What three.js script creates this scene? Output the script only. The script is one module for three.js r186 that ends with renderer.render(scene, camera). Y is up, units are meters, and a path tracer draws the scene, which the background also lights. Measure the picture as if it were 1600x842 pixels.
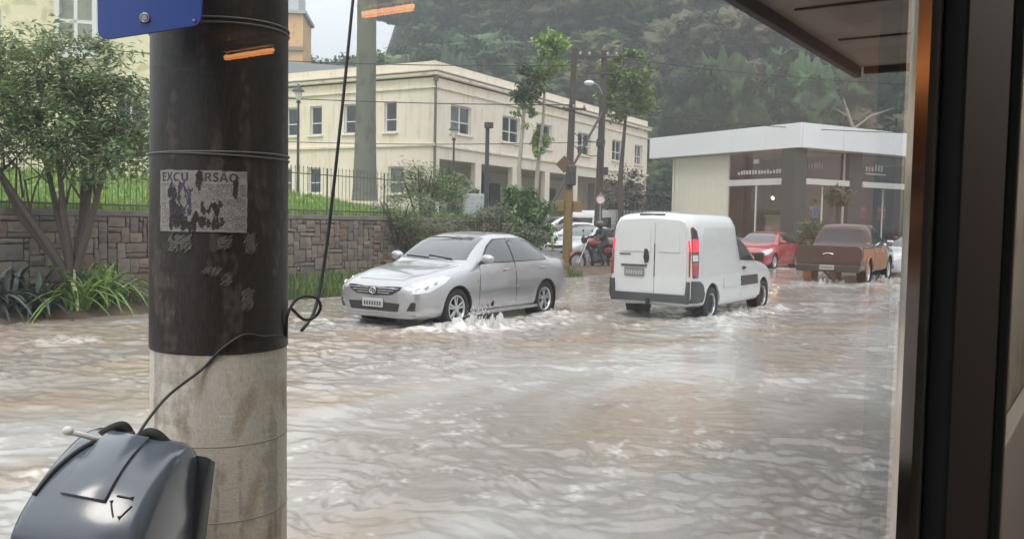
import * as THREE from 'three';
import { mergeGeometries, mergeVertices, toCreasedNormals } from 'three/addons/utils/BufferGeometryUtils.js';
import { RoundedBoxGeometry } from 'three/addons/geometries/RoundedBoxGeometry.js';
import { MarchingCubes } from 'three/addons/objects/MarchingCubes.js';
import { RectAreaLightUniformsLib } from 'three/addons/lights/RectAreaLightUniformsLib.js';
import { createNoise2D, createNoise3D } from 'simplex-noise';
import { MeshBVH } from 'three-mesh-bvh';
import { Brush, Evaluator, SUBTRACTION } from 'three-bvh-csg';

// ---------------------------------------------------------------- camera, sky, sun, exposure
const scene = new THREE.Scene();
const camera = new THREE.PerspectiveCamera(33.5, 1600 / 842, 0.05, 900);
camera.position.set(0, 1.62, 0);                       // held up behind the shop window
camera.rotation.order = 'YXZ';
camera.rotation.set(-0.0542, 0, 0.02);
scene.add(camera);

const renderer = new THREE.WebGLRenderer({ antialias: true });
renderer.toneMapping = THREE.LinearToneMapping;
renderer.toneMappingExposure = 2.0;
renderer.shadowMap.enabled = true;
RectAreaLightUniformsLib.init();

function rng(seed) { let a = seed >>> 0; return () => { a = (a + 0x6d2b79f5) | 0; let t = Math.imul(a ^ (a >>> 15), 1 | a); t = (t + Math.imul(t ^ (t >>> 7), 61 | t)) ^ t; return ((t ^ (t >>> 14)) >>> 0) / 4294967296; }; }
const n2 = createNoise2D(rng(11)), n2b = createNoise2D(rng(12)), n3 = createNoise3D(rng(13));
const clamp = (x, a = 0, b = 1) => Math.min(b, Math.max(a, x)), lerp = (a, b, t) => a + (b - a) * t;
const smooth = (a, b, x) => { const t = clamp((x - a) / (b - a)); return t * t * (3 - 2 * t); };
const V = (x, y, z) => new THREE.Vector3(x, y, z);

{ // rain sky: an even white overcast, the zenith a little brighter than the horizon as under real cloud
  const w = 256, h = 128, data = new Float32Array(w * h * 4);
  for (let j = 0; j < h; j++) for (let i = 0; i < w; i++) {
    const el = ((j + 0.5) / h - 0.5) * Math.PI, az = (i + 0.5) / w * Math.PI * 2;
    const up = Math.max(0, Math.sin(el));
    const c = n3(Math.cos(az) * Math.cos(el) * 1.6, Math.sin(el) * 3, Math.sin(az) * Math.cos(el) * 1.6);
    const L = (0.86 + 0.42 * up) * (1 + 0.05 * c);
    const k = (j * w + i) * 4;
    data[k] = L * 0.95; data[k + 1] = L * 1.0; data[k + 2] = L * 1.03; data[k + 3] = 1;
  }
  const sky = new THREE.DataTexture(data, w, h, THREE.RGBAFormat, THREE.FloatType);
  sky.mapping = THREE.EquirectangularReflectionMapping; sky.magFilter = sky.minFilter = THREE.LinearFilter; sky.wrapS = THREE.RepeatWrapping; sky.needsUpdate = true;
  scene.background = sky; scene.environment = sky;
}
const sun = new THREE.DirectionalLight(0xfff6ea, 0.9);
sun.position.set(-14, 60, 12); sun.target.position.set(0, 0, -20);
sun.castShadow = true; sun.shadow.radius = 40; sun.shadow.mapSize.set(2048, 2048);
Object.assign(sun.shadow.camera, { left: -60, right: 60, top: 80, bottom: -80, near: 1, far: 200 });
scene.add(sun, sun.target);
scene.fog = new THREE.FogExp2(0xdfe6ea, 0.0029);

// ---------------------------------------------------------------- helpers
const taken = {};
function numbered(name) { const k = taken[name] = (taken[name] ?? -1) + 1; return k ? `${name}_${String(k).padStart(3, '0')}` : name; }
function tag(o, label, category, group) { o.userData.label = label; o.userData.category = category; if (group) o.userData.group = group; return o; }
function thing(name, label, category, group, pos = [0, 0, 0], turn = 0) {
  const o = new THREE.Group(); o.name = numbered(name); o.position.set(...pos); o.rotation.y = turn; scene.add(o);
  return tag(o, label, category, group);
}
function part(name, geo, mat, parent, label) {
  const m = new THREE.Mesh(Array.isArray(geo) ? join(geo) : geo, mat); m.name = name; m.castShadow = m.receiveShadow = true;
  parent.add(m); if (label) m.userData.label = label; return m;
}
function solo(name, geo, mat, label, category, group) { const m = part(numbered(name), geo, mat, scene); return tag(m, label, category, group); }
function setting(name, geo, mat) { const m = part(numbered(name), geo, mat, scene); m.userData.kind = 'structure'; return m; }
function join(list) {
  list = list.map((g) => { g = g.index ? g.toNonIndexed() : g; for (const k of Object.keys(g.attributes)) if (!['position', 'normal', 'uv', 'color'].includes(k)) g.deleteAttribute(k); return g; });
  const all = ['uv', 'color'].filter((k) => list.some((g) => !g.attributes[k]));
  for (const g of list) for (const k of all) g.deleteAttribute(k);
  for (const g of list) { g.morphAttributes = {}; }
  return list.length === 1 ? list[0] : mergeGeometries(list);
}
const box = (w, h, d, x = 0, y = 0, z = 0, ry = 0) => { const g = new THREE.BoxGeometry(w, h, d); if (ry) g.rotateY(ry); return g.translate(x, y, z); };
const rbox = (w, h, d, r, x = 0, y = 0, z = 0, seg = 2) => new RoundedBoxGeometry(w, h, d, seg, r).translate(x, y, z);
const UP = V(0, 1, 0);
function rod(a, b, r0, r1 = r0, seg = 8, open = false) {
  a = a.isVector3 ? a : V(...a); b = b.isVector3 ? b : V(...b);
  const d = b.clone().sub(a), g = new THREE.CylinderGeometry(r1, r0, d.length(), seg, 1, open);
  return g.applyQuaternion(new THREE.Quaternion().setFromUnitVectors(UP, d.normalize())).translate((a.x + b.x) / 2, (a.y + b.y) / 2, (a.z + b.z) / 2);
}
function tube(pts, r, seg = 24, rad = 6, closed = false) { return new THREE.TubeGeometry(new THREE.CatmullRomCurve3(pts.map((p) => p.isVector3 ? p : V(...p)), closed, 'centripetal'), seg, r, rad, closed); }
function taperTube(pts, radii, seg = 8) { // tapered limb: rods with ball joints
  const out = [];
  for (let i = 0; i < pts.length - 1; i++) { out.push(rod(pts[i], pts[i + 1], radii[i], radii[i + 1], seg, true)); if (i) { const p = pts[i].isVector3 ? pts[i] : V(...pts[i]); out.push(new THREE.IcosahedronGeometry(radii[i], 1).translate(p.x, p.y, p.z)); } }
  return out;
}
const lathe = (pts, seg = 32) => new THREE.LatheGeometry(pts.map((p) => new THREE.Vector2(...p)), seg);
function extrude(pts, depth, bevel = 0, holes) {
  const s = new THREE.Shape(pts.map((p) => new THREE.Vector2(...p)));
  for (const h of holes ?? []) s.holes.push(new THREE.Path(h.map((p) => new THREE.Vector2(...p))));
  return new THREE.ExtrudeGeometry(s, { depth, bevelEnabled: bevel > 0, bevelSize: bevel, bevelThickness: bevel, bevelSegments: 2, curveSegments: 8 });
}
const lin = (r, g, b) => new THREE.Color().setRGB(r, g, b);
function mat(c, roughness = 0.7, o = {}) { return new THREE.MeshPhysicalMaterial({ color: Array.isArray(c) ? lin(...c) : c, roughness, ...o }); }
function dataTex(w, h, fn, srgb = false) {
  const d = new Uint8Array(w * h * 4);
  for (let j = 0; j < h; j++) for (let i = 0; i < w; i++) { const c = fn(i / w, j / h, i, j), k = (j * w + i) * 4; for (let q = 0; q < 3; q++) d[k + q] = clamp(c[q]) * 255; d[k + 3] = 255; }
  const t = new THREE.DataTexture(d, w, h); t.magFilter = THREE.LinearFilter; t.minFilter = THREE.LinearMipmapLinearFilter; t.generateMipmaps = true; t.wrapS = t.wrapT = THREE.RepeatWrapping; if (srgb) t.colorSpace = THREE.SRGBColorSpace; t.needsUpdate = true; return t;
}
// noise that repeats with the unit square
function tile(u, v, f, k = 0) { const a = u * 2 * Math.PI, b = v * 2 * Math.PI, R = f / (2 * Math.PI); return (n3(Math.cos(a) * R + k, Math.sin(a) * R, Math.cos(b) * R * 1.0) + n3(Math.sin(b) * R + 7 + k, Math.cos(a + 1) * R, Math.sin(b + 2) * R)) * 0.6; }
const texGrain = dataTex(512, 512, (u, v) => { const x = 0.80 + 0.1 * tile(u, v, 9) + 0.07 * tile(u, v, 40, 3) + 0.05 * tile(u, v, 120, 5); return [x, x, x]; });
const texStain = dataTex(512, 512, (u, v) => { const b = tile(u, v, 7, 20), c = tile(u, v, 30, 25), s = smooth(0.1, 0.7, b + 0.4 * c); const x = 0.93 + 0.06 * c - 0.22 * s; return [x, x * (1 - 0.03 * s), x * (1 - 0.07 * s)]; });
const texStreak = dataTex(512, 512, (u, v) => { const d = smooth(0.05, 0.75, tile(u, v * 0.1, 34, 80) * 0.9 + 0.5 * tile(u, v, 9, 84)), g = 0.025 * tile(u, v, 90, 88), x = 0.95 + g - 0.1 * d; return [x, x * (1 - 0.02 * d), x * (1 - 0.06 * d)]; });
const rep = (t, x, y) => { const c = t.clone(); c.repeat.set(x, y); c.needsUpdate = true; return c; };
function uvBox(g, scale = 1) { // uv in metres by the way each face points
  g = g.index ? g.toNonIndexed() : g; const p = g.attributes.position, uv = new Float32Array(p.count * 2), a = V(), b = V(), c = V();
  for (let i = 0; i < p.count; i += 3) {
    a.fromBufferAttribute(p, i); b.fromBufferAttribute(p, i + 1); c.fromBufferAttribute(p, i + 2);
    const n = b.clone().sub(a).cross(c.clone().sub(a)), ax = Math.abs(n.x), ay = Math.abs(n.y), az = Math.abs(n.z);
    [a, b, c].forEach((q, k) => { const [s, t] = ay > ax && ay > az ? [q.x, q.z] : ax > az ? [q.z, q.y] : [q.x, q.y]; uv[(i + k) * 2] = s * scale; uv[(i + k) * 2 + 1] = t * scale; });
  }
  g.setAttribute('uv', new THREE.BufferAttribute(uv, 2)); return g;
}
// the street's own frame: s runs along the far kerb away from the shop, n towards the stone wall
const O = V(-3.48, 0, -18.05), TH = Math.atan2(0.829, 0.559), U = V(0.559, 0, -0.829), N = V(-0.829, 0, -0.559);
const RD = (s, n, y = 0) => V(O.x + s * U.x + n * N.x, y, O.z + s * U.z + n * N.z);
const toRD = (x, z) => [(x - O.x) * U.x + (z - O.z) * U.z, (x - O.x) * N.x + (z - O.z) * N.z];
const turnTo = (dx, dz) => Math.atan2(-dz, dx);        // turn that carries local +x to (dx, dz)

// foliage: many small folded leaf faces gathered in clumps
function foliage(o) {
  const r = rng(o.seed), P = [], C = [], N_ = [];
  const clumps = Array.from({ length: o.clumps }, () => { let v; do v = V(r() * 2 - 1, r() * 2 - 1, r() * 2 - 1); while (v.length() > 1 || v.length() < (o.hollow ?? 0.35)); return { p: v.multiply(V(o.rx, o.ry, o.rz)), s: lerp(0.6, 1.3, r()), c: r() }; });
  const g3 = () => (r() + r() + r() - 1.5) / 1.0;
  for (let i = 0; i < o.n; i++) {
    const k = clumps[Math.floor(r() * clumps.length)], sp = o.spread * k.s;
    const c = V(k.p.x + g3() * sp, k.p.y + g3() * sp * (o.flat ?? 0.7), k.p.z + g3() * sp);
    if (o.keep && !o.keep(c)) continue;
    const L = o.leaf * lerp(0.6, 1.3, r()), W = L * (o.aspect ?? 0.45);
    const d = V(r() * 2 - 1, (r() * 2 - 1) * 0.5 - (o.droop ?? 0.15), r() * 2 - 1).normalize();
    const side = V((r() * 2 - 1) * 0.55, 1, (r() * 2 - 1) * 0.55).cross(d).normalize(), up = d.clone().cross(side).multiplyScalar(W * 0.25);
    const a = c.clone().addScaledVector(d, -L / 2), b = c.clone().addScaledVector(d, L / 2), l = c.clone().addScaledVector(side, W / 2).add(up), q = c.clone().addScaledVector(side, -W / 2).add(up);
    const nn = side.clone().cross(d), ol = V(c.x / o.rx, c.y / o.ry, c.z / o.rz).normalize().multiplyScalar(0.6).add(c.clone().sub(k.p).normalize().multiplyScalar(0.7)); const turned = nn.dot(ol) < 0; if (turned) nn.negate(); nn.normalize().multiplyScalar(1 - (o.round ?? 0)).addScaledVector(ol, o.round ?? 0).normalize(); for (const t of turned ? [a, b, l, a, q, b] : [a, l, b, a, b, q]) P.push(t.x, t.y, t.z); for (let z = 0; z < 6; z++) N_.push(nn.x, nn.y, nn.z);
    const t = clamp(k.c * 0.6 + r() * 0.55 - 0.1), m = 1 + (r() - 0.5) * (o.vary ?? 0.5), A = o.cols[0], B = o.cols[1];
    let col = [0, 1, 2].map((z) => lerp(A[z], B[z], t) * m);
    if (o.third && r() < (o.thirdShare ?? 0.06)) col = o.third;
    for (let z = 0; z < 6; z++) C.push(...col);
  }
  const g = new THREE.BufferGeometry();
  g.setAttribute('position', new THREE.Float32BufferAttribute(P, 3)); g.setAttribute('normal', new THREE.Float32BufferAttribute(N_, 3)); g.setAttribute('color', new THREE.Float32BufferAttribute(C, 3));
  return g;
}
// a lumpy leafy core inside a distant crown, so that it closes behind its leaves
function lump(rx, ry, rz, seed, col) {
  const g = mergeVertices(new THREE.IcosahedronGeometry(1, 14).deleteAttribute('uv').deleteAttribute('normal')), p = g.attributes.position, v = V(), C = [];
  for (let i = 0; i < p.count; i++) { v.fromBufferAttribute(p, i); const f = 1 + 0.26 * n3(v.x * 1.7 + seed, v.y * 1.7, v.z * 1.7) + 0.16 * n3(v.x * 4 + seed, v.y * 4, v.z * 4) + 0.1 * n3(v.x * 9, v.y * 9 + seed, v.z * 9) + 0.06 * n3(v.x * 19, v.y * 19 + seed, v.z * 19), k = 1 + 0.35 * n3(v.x * 6, v.y * 6 + seed, v.z * 6); p.setXYZ(i, v.x * f * rx, v.y * f * ry, v.z * f * rz); C.push(col[0] * k, col[1] * k, col[2] * k); }
  g.setAttribute('color', new THREE.Float32BufferAttribute(C, 3)); g.computeVertexNormals(); return g;
}
const leafMat = new THREE.MeshPhysicalMaterial({ vertexColors: true, roughness: 0.85, transmission: 0.42, thickness: 0, side: THREE.DoubleSide });
const woodMat = new THREE.MeshPhysicalMaterial({ vertexColors: true, roughness: 0.8, side: THREE.DoubleSide });
// ---------------------------------------------------------------- ground, road, flood water
const asphalt = mat([0.06, 0.058, 0.055], 0.8);
setting('ground', new THREE.PlaneGeometry(900, 900).rotateX(-Math.PI / 2).translate(0, -0.14, -120), mat([0.16, 0.13, 0.1], 0.95));
setting('road', new THREE.PlaneGeometry(90, 22).rotateX(-Math.PI / 2).rotateY(TH).translate(RD(12, -10.5).x, -0.056, RD(12, -10.5).z), asphalt);
{ // far kerb, mostly drowned
  const k = []; for (let s = -16; s < 22; s += 1) { const p = RD(s + 0.5, 0.02); k.push(rbox(0.985, 0.2, 0.16, 0.02, 0, 0, 0, 1).rotateY(TH).translate(p.x, -0.115, p.z)); }
  setting('kerb', join(k), mat([0.3, 0.29, 0.27], 0.85));
}
// flood water: a brown, silty stream running down the street, its ripples and car wakes real relief
const carSpots = { sedan: V(0.5, 0, -15.2), van: V(3.8, 0, -17.1), pickup: V(9.9, 0, -28.6) };
const wakes = [ // [x, z, radius, height, foam] lifted water where tyres push through it
  [-1.0, -13.45, 0.55, 0.07, 1.0], [-0.55, -13.6, 0.45, 0.06, 1.0], [0.75, -15.5, 0.45, 0.05, 0.7], [-0.2, -14.1, 0.7, 0.03, 0.6], [0.3, -14.7, 0.6, 0.03, 0.5], [-2.2, -13.0, 0.6, 0.015, 0.0],
  [3.5, -15.2, 0.55, 0.05, 0.5], [4.0, -16.2, 0.45, 0.05, 0.8], [4.4, -16.9, 0.45, 0.04, 0.7], [5.05, -17.6, 0.5, 0.05, 0.6], [2.3, -16.3, 0.5, 0.04, 0.4], [3.0, -14.7, 0.7, 0.04, 0.35],
  [8.9, -26.3, 0.6, 0.05, 0.9], [10.3, -25.6, 0.7, 0.05, 1.0], [11.6, -27.8, 0.7, 0.05, 0.9], [9.2, -25.0, 0.9, 0.04, 0.5], [-5.6, -11.2, 0.35, 0.03, 0.5], [10.0, -34.2, 0.8, 0.04, 0.8],
];
const bows = [ // [x0, z0, x1, z1, width, height, foam] waves trailing off moving vehicles
  [-1.55, -12.75, 1.3, -14.5, 0.22, 0.05, 0.55], [-2.75, -13.5, -3.6, -15.6, 0.22, 0.04, 0.4], [-1.5, -12.6, -2.8, -13.3, 0.16, 0.025, 0.12], [0.9, -15.6, 2.2, -16.3, 0.2, 0.035, 0.4],
  [3.5, -15.1, 3.2, -12.6, 0.25, 0.04, 0.45], [2.2, -16.2, 0.7, -14.0, 0.25, 0.035, 0.4], [5.3, -17.6, 4.6, -14.9, 0.22, 0.04, 0.5], [9.9, -25.2, 9.9, -21.5, 0.35, 0.05, 0.5], [8.5, -25.8, 7.0, -22.6, 0.35, 0.05, 0.5], [11.8, -27.4, 12.2, -24.0, 0.35, 0.05, 0.5],
];
function bowAt(x, z) { let h = 0, f = 0; for (const [x0, z0, x1, z1, w, k, fo] of bows) { const dx = x1 - x0, dz = z1 - z0, t = ((x - x0) * dx + (z - z0) * dz) / (dx * dx + dz * dz); if (t < -0.2 || t > 1.2) continue; const u = clamp(t), d = Math.hypot(x - x0 - u * dx, z - z0 - u * dz) / (w * (1 + 1.3 * u)); if (d > 2.5) continue; const e = Math.exp(-d * d * 1.5) * (1 - 0.75 * u) * (0.7 + 0.6 * n2b(x * 3, z * 3)); h += k * e; f = Math.max(f, fo * e); } return [h, f]; }
// ripples: [crest turn, frequency along the crest, across it, height]; crests lie across the street's near lane
const trains = [[0.15, 0.35, 0.7, 0.011], [-0.4, 0.9, 1.7, 0.012], [0.35, 2.0, 3.2, 0.0125], [-0.2, 3.8, 5.8, 0.0095], [0.5, 7, 10, 0.005]].map(([a, fp, fq, h], i) => [Math.cos(a), Math.sin(a), fp, fq, h, i * 17.3]);
function waveAt(x, z) {
  const act = 0.68 + 0.5 * n2(x * 0.16 + 3, z * 0.24) + 0.2 * n2b(x * 0.5, z * 0.7);
  const wx = x + 0.16 * n2(x * 0.9, z * 0.9 + 5), wz = z + 0.12 * n2b(x * 0.8, z * 1.1);
  let h = 0;
  for (const [c, s, fp, fq, a, o] of trains) { const v = n2((wx * c + wz * s) * fp + o, (wz * c - wx * s) * fq - o); h += a * (v + 0.45 * v * v) * (fq > 1 ? act : 1); }
  for (const [wxx, wzz, r, k] of wakes) { const d2 = ((x - wxx) ** 2 + (z - wzz) ** 2) / (r * r); if (d2 < 6) h += k * Math.exp(-d2 * 1.6) * (0.75 + 0.9 * n2b(x * 5, z * 5)); }
  return h + bowAt(x, z)[0];
}
{
  const rows = 820, cols = 760, P = new Float32Array((rows + 1) * (cols + 1) * 3), C = new Float32Array(P.length), I = new Uint32Array(rows * cols * 6);
  const mudA = [0.305, 0.27, 0.24], mudB = [0.45, 0.428, 0.408], silt = [0.335, 0.262, 0.2], foamC = [0.78, 0.77, 0.75];
  for (let j = 0, k = 0; j <= rows; j++) {
    const r = 0.8 * Math.exp(j / rows * Math.log(110 / 0.8));
    for (let i = 0; i <= cols; i++, k++) {
      const az = lerp(-0.86, 0.9, i / cols), x = Math.sin(az) * r, z = -Math.cos(az) * r;
      P[k * 3] = x; P[k * 3 + 1] = waveAt(x, z); P[k * 3 + 2] = z;
      const [s, n] = toRD(x, z), big = n2(s * 0.12 + 30, n * 0.3), mid = n2b(s * 0.5, n * 1.6 + 3);
      let c = [0, 1, 2].map((q) => lerp(mudA[q], mudB[q], smooth(-0.6, 0.7, big + 0.3 * mid)));
      const st = smooth(0.15, 0.85, n2b(s * 0.16 + 80, n * 0.55) + 0.25 * mid + 0.55 * smooth(1, -7, s) * smooth(-9.5, -4, n)); c = c.map((v, q) => lerp(v, silt[q], 0.8 * st));
      let f = smooth(0.44, 0.8, n2(s * 2.3 + 5, n * 4.2) * 0.55 + n2b(s * 0.7, n * 0.9) * 0.42 + 0.3 * n2(s * 11, n * 14)) * 0.5;
      for (const [wx, wz, rr, , fo] of wakes) { const d2 = ((x - wx) ** 2 + (z - wz) ** 2) / (rr * rr * 2.2); if (d2 < 5) f = Math.max(f, fo * smooth(0.1, 0.75, Math.exp(-d2) * (0.75 + 0.7 * n2b(x * 4, z * 4) + 0.35 * n2(x * 11, z * 11)))); }
      f = Math.max(f, smooth(0.12, 0.5, bowAt(x, z)[1] + 0.18 * n2(x * 9, z * 9)) * 0.75);
      for (let q = 0; q < 3; q++) C[k * 3 + q] = lerp(c[q], foamC[q], f);
    }
  }
  for (let j = 0, k = 0; j < rows; j++) for (let i = 0; i < cols; i++) { const a = j * (cols + 1) + i, b = a + cols + 1; I[k++] = a; I[k++] = a + 1; I[k++] = b; I[k++] = b; I[k++] = a + 1; I[k++] = b + 1; }
  const g = new THREE.BufferGeometry(); g.setAttribute('position', new THREE.BufferAttribute(P, 3)); g.setAttribute('color', new THREE.BufferAttribute(C, 3)); g.setIndex(new THREE.BufferAttribute(I, 1)); g.computeVertexNormals();
  const uv = new Float32Array(P.length / 3 * 2); for (let k = 0; k < uv.length / 2; k++) { const x = P[k * 3], z = P[k * 3 + 2]; uv[k * 2] = (x * 0.966 + z * 0.259) / 1.9 + 0.02 * n2(x, z); uv[k * 2 + 1] = (z * 0.966 - x * 0.259) / 1.3 + 0.02 * n2b(x, z); } g.setAttribute('uv', new THREE.BufferAttribute(uv, 2));
  const fine = dataTex(1024, 1024, (u, v) => { const x = 0.5 + 0.2 * tile(u, v, 46, 120) + 0.16 * (1 - 2 * Math.abs(tile(u, v, 80, 124))) + 0.09 * tile(u, v, 150, 128); return [x, x, x]; });
  setting('flood_water', g, new THREE.MeshPhysicalMaterial({ vertexColors: true, roughness: 0.08, ior: 1.42, specularIntensity: 1, bumpMap: fine, bumpScale: 0.0014 }));
}
// far verge between kerb and stone wall: wet soil, its edge eaten by the flood
const vergeH = (s, n) => -0.06 + 0.2 * smooth(-0.15, 0.8, n + 0.3 * n2(s * 0.7, 4) + 0.12 * n2(s * 2.2, n * 2)) + 0.025 * n2(s * 3, n * 3);
{
  const ns = 150, nn = 16, P = [], C = [], I = [];
  for (let i = 0; i <= ns; i++) for (let j = 0; j <= nn; j++) {
    const s = lerp(-16, 21, i / ns), n = lerp(-0.5, s > 8 ? 3.4 : 1.75, j / nn), p = RD(s, n, vergeH(s, n)); P.push(p.x, p.y, p.z);
    const a = smooth(-0.3, 0.5, n2(s * 1.3, n * 1.3)), k = 0.85 + 0.25 * n2b(s * 6, n * 6); C.push(lerp(0.13, 0.085, a) * k, lerp(0.085, 0.065, a) * k, lerp(0.05, 0.04, a) * k);
    if (i < ns && j < nn) { const q = i * (nn + 1) + j; I.push(q, q + nn + 1, q + 1, q + 1, q + nn + 1, q + nn + 2); }
  }
  const g = new THREE.BufferGeometry(); g.setAttribute('position', new THREE.Float32BufferAttribute(P, 3)); g.setAttribute('color', new THREE.Float32BufferAttribute(C, 3)); g.setIndex(I); g.computeVertexNormals();
  setting('verge', g, new THREE.MeshPhysicalMaterial({ vertexColors: true, roughness: 0.75, side: THREE.DoubleSide }));
}
// raised lawn behind the wall, rising to the cream building
const lawnH = (s, n) => 1.6 + 1.15 * smooth(2, 14, n) + 0.05 * n2(s * 0.4, n * 0.4) - 1.55 * smooth(7, 13, s) * smooth(26, 8, n) ;
{
  const ns = 110, nn = 80, P = [], C = [], I = [];
  for (let i = 0; i <= ns; i++) for (let j = 0; j <= nn; j++) {
    const s = lerp(-30, 46, i / ns), n = lerp(1.78, 42, (j / nn) ** 1.5), p = RD(s, n, lawnH(s, n)); P.push(p.x, p.y, p.z);
    const k = 0.85 + 0.3 * n2b(s * 2, n * 2), a = smooth(-0.5, 0.7, n2(s * 0.3, n * 0.3)), road = smooth(9, 13, s) * smooth(24, 15, n);
    C.push(lerp(lerp(0.15, 0.2, a) * k, 0.13, road), lerp(lerp(0.25, 0.3, a) * k, 0.125, road), lerp(0.045 * k, 0.115, road));
    if (i < ns && j < nn) { const q = i * (nn + 1) + j; I.push(q, q + nn + 1, q + 1, q + 1, q + nn + 1, q + nn + 2); }
  }
  const g = new THREE.BufferGeometry(); g.setAttribute('position', new THREE.Float32BufferAttribute(P, 3)); g.setAttribute('color', new THREE.Float32BufferAttribute(C, 3)); g.setIndex(I); g.computeVertexNormals();
  setting('lawn', g, new THREE.MeshPhysicalMaterial({ vertexColors: true, roughness: 0.9, side: THREE.DoubleSide }));
}
// grass blades: uncountable
function grass(name, label, spots, h, cols, seed) {
  const r = rng(seed), P = [], C = [], Nn = [];
  for (const p of spots) {
    const a = r() * Math.PI * 2, L = h * lerp(0.5, 1.4, r()), w = 0.012 + 0.012 * r(), bend = V(Math.cos(a), 0, Math.sin(a)).multiplyScalar(L * 0.5 * r()), sd = V(-Math.sin(a), 0, Math.cos(a)).multiplyScalar(w * (h > 0.2 ? 1.3 : 1));
    const b0 = p.clone().sub(sd), b1 = p.clone().add(sd), m0 = p.clone().addScaledVector(UP, L * 0.6).addScaledVector(bend, 0.35).sub(sd.clone().multiplyScalar(0.7)), m1 = m0.clone().addScaledVector(sd, 1.4), t = p.clone().addScaledVector(UP, L).add(bend);
    for (const q of [b0, b1, m0, m0, b1, m1, m0, m1, t]) { P.push(q.x, q.y, q.z); Nn.push(bend.x, 0.6, bend.z); }
    const k = r(), m = 0.75 + 0.5 * r(); for (let z = 0; z < 9; z++) C.push(lerp(cols[0][0], cols[1][0], k) * m, lerp(cols[0][1], cols[1][1], k) * m, lerp(cols[0][2], cols[1][2], k) * m);
  }
  const g = new THREE.BufferGeometry(); g.setAttribute('position', new THREE.Float32BufferAttribute(P, 3)); g.setAttribute('normal', new THREE.Float32BufferAttribute(Nn, 3)); g.setAttribute('color', new THREE.Float32BufferAttribute(C, 3)); g.computeVertexNormals();
  const o = solo(name, g, leafMat, label, 'grass'); o.userData.kind = 'stuff'; return o;
}
{
  const r = rng(5), a = [], b = [], c = [];
  for (let i = 0; i < 26000; i++) { const s = lerp(-14, 7.6, r()), n = 1.95 + 13 * r() ** 1.6; a.push(RD(s, n, lawnH(s, n) - 0.01)); }
  for (let i = 0; i < 9000; i++) { const s = lerp(-2.2, 10.2, r()), n = lerp(0.1, s > 7.5 ? 2.6 : 1.5, r()); if (n2(s * 0.8, n) > -0.55) b.push(RD(s, n, vergeH(s, n) - 0.01)); }
  for (let i = 0; i < 1500; i++) { const s = lerp(-9, -3, r()), n = lerp(0.25, 1.5, r()); if (n2(s * 0.9 + 3, n) > 0.15) c.push(RD(s, n, vergeH(s, n) - 0.01)); }
  grass('lawn_grass', 'bright green lawn grass on the raised garden behind the railing', a, 0.16, [[0.14, 0.26, 0.03], [0.26, 0.36, 0.08]], 51);
  grass('verge_grass', 'long green grass on the verge at the foot of the stone wall', b, 0.26, [[0.09, 0.17, 0.025], [0.17, 0.23, 0.06]], 52);
  grass('soil_grass', 'sparse dull grass on the wet soil left of the strap leaf plants', c, 0.12, [[0.1, 0.11, 0.03], [0.17, 0.13, 0.06]], 53);
}

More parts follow.
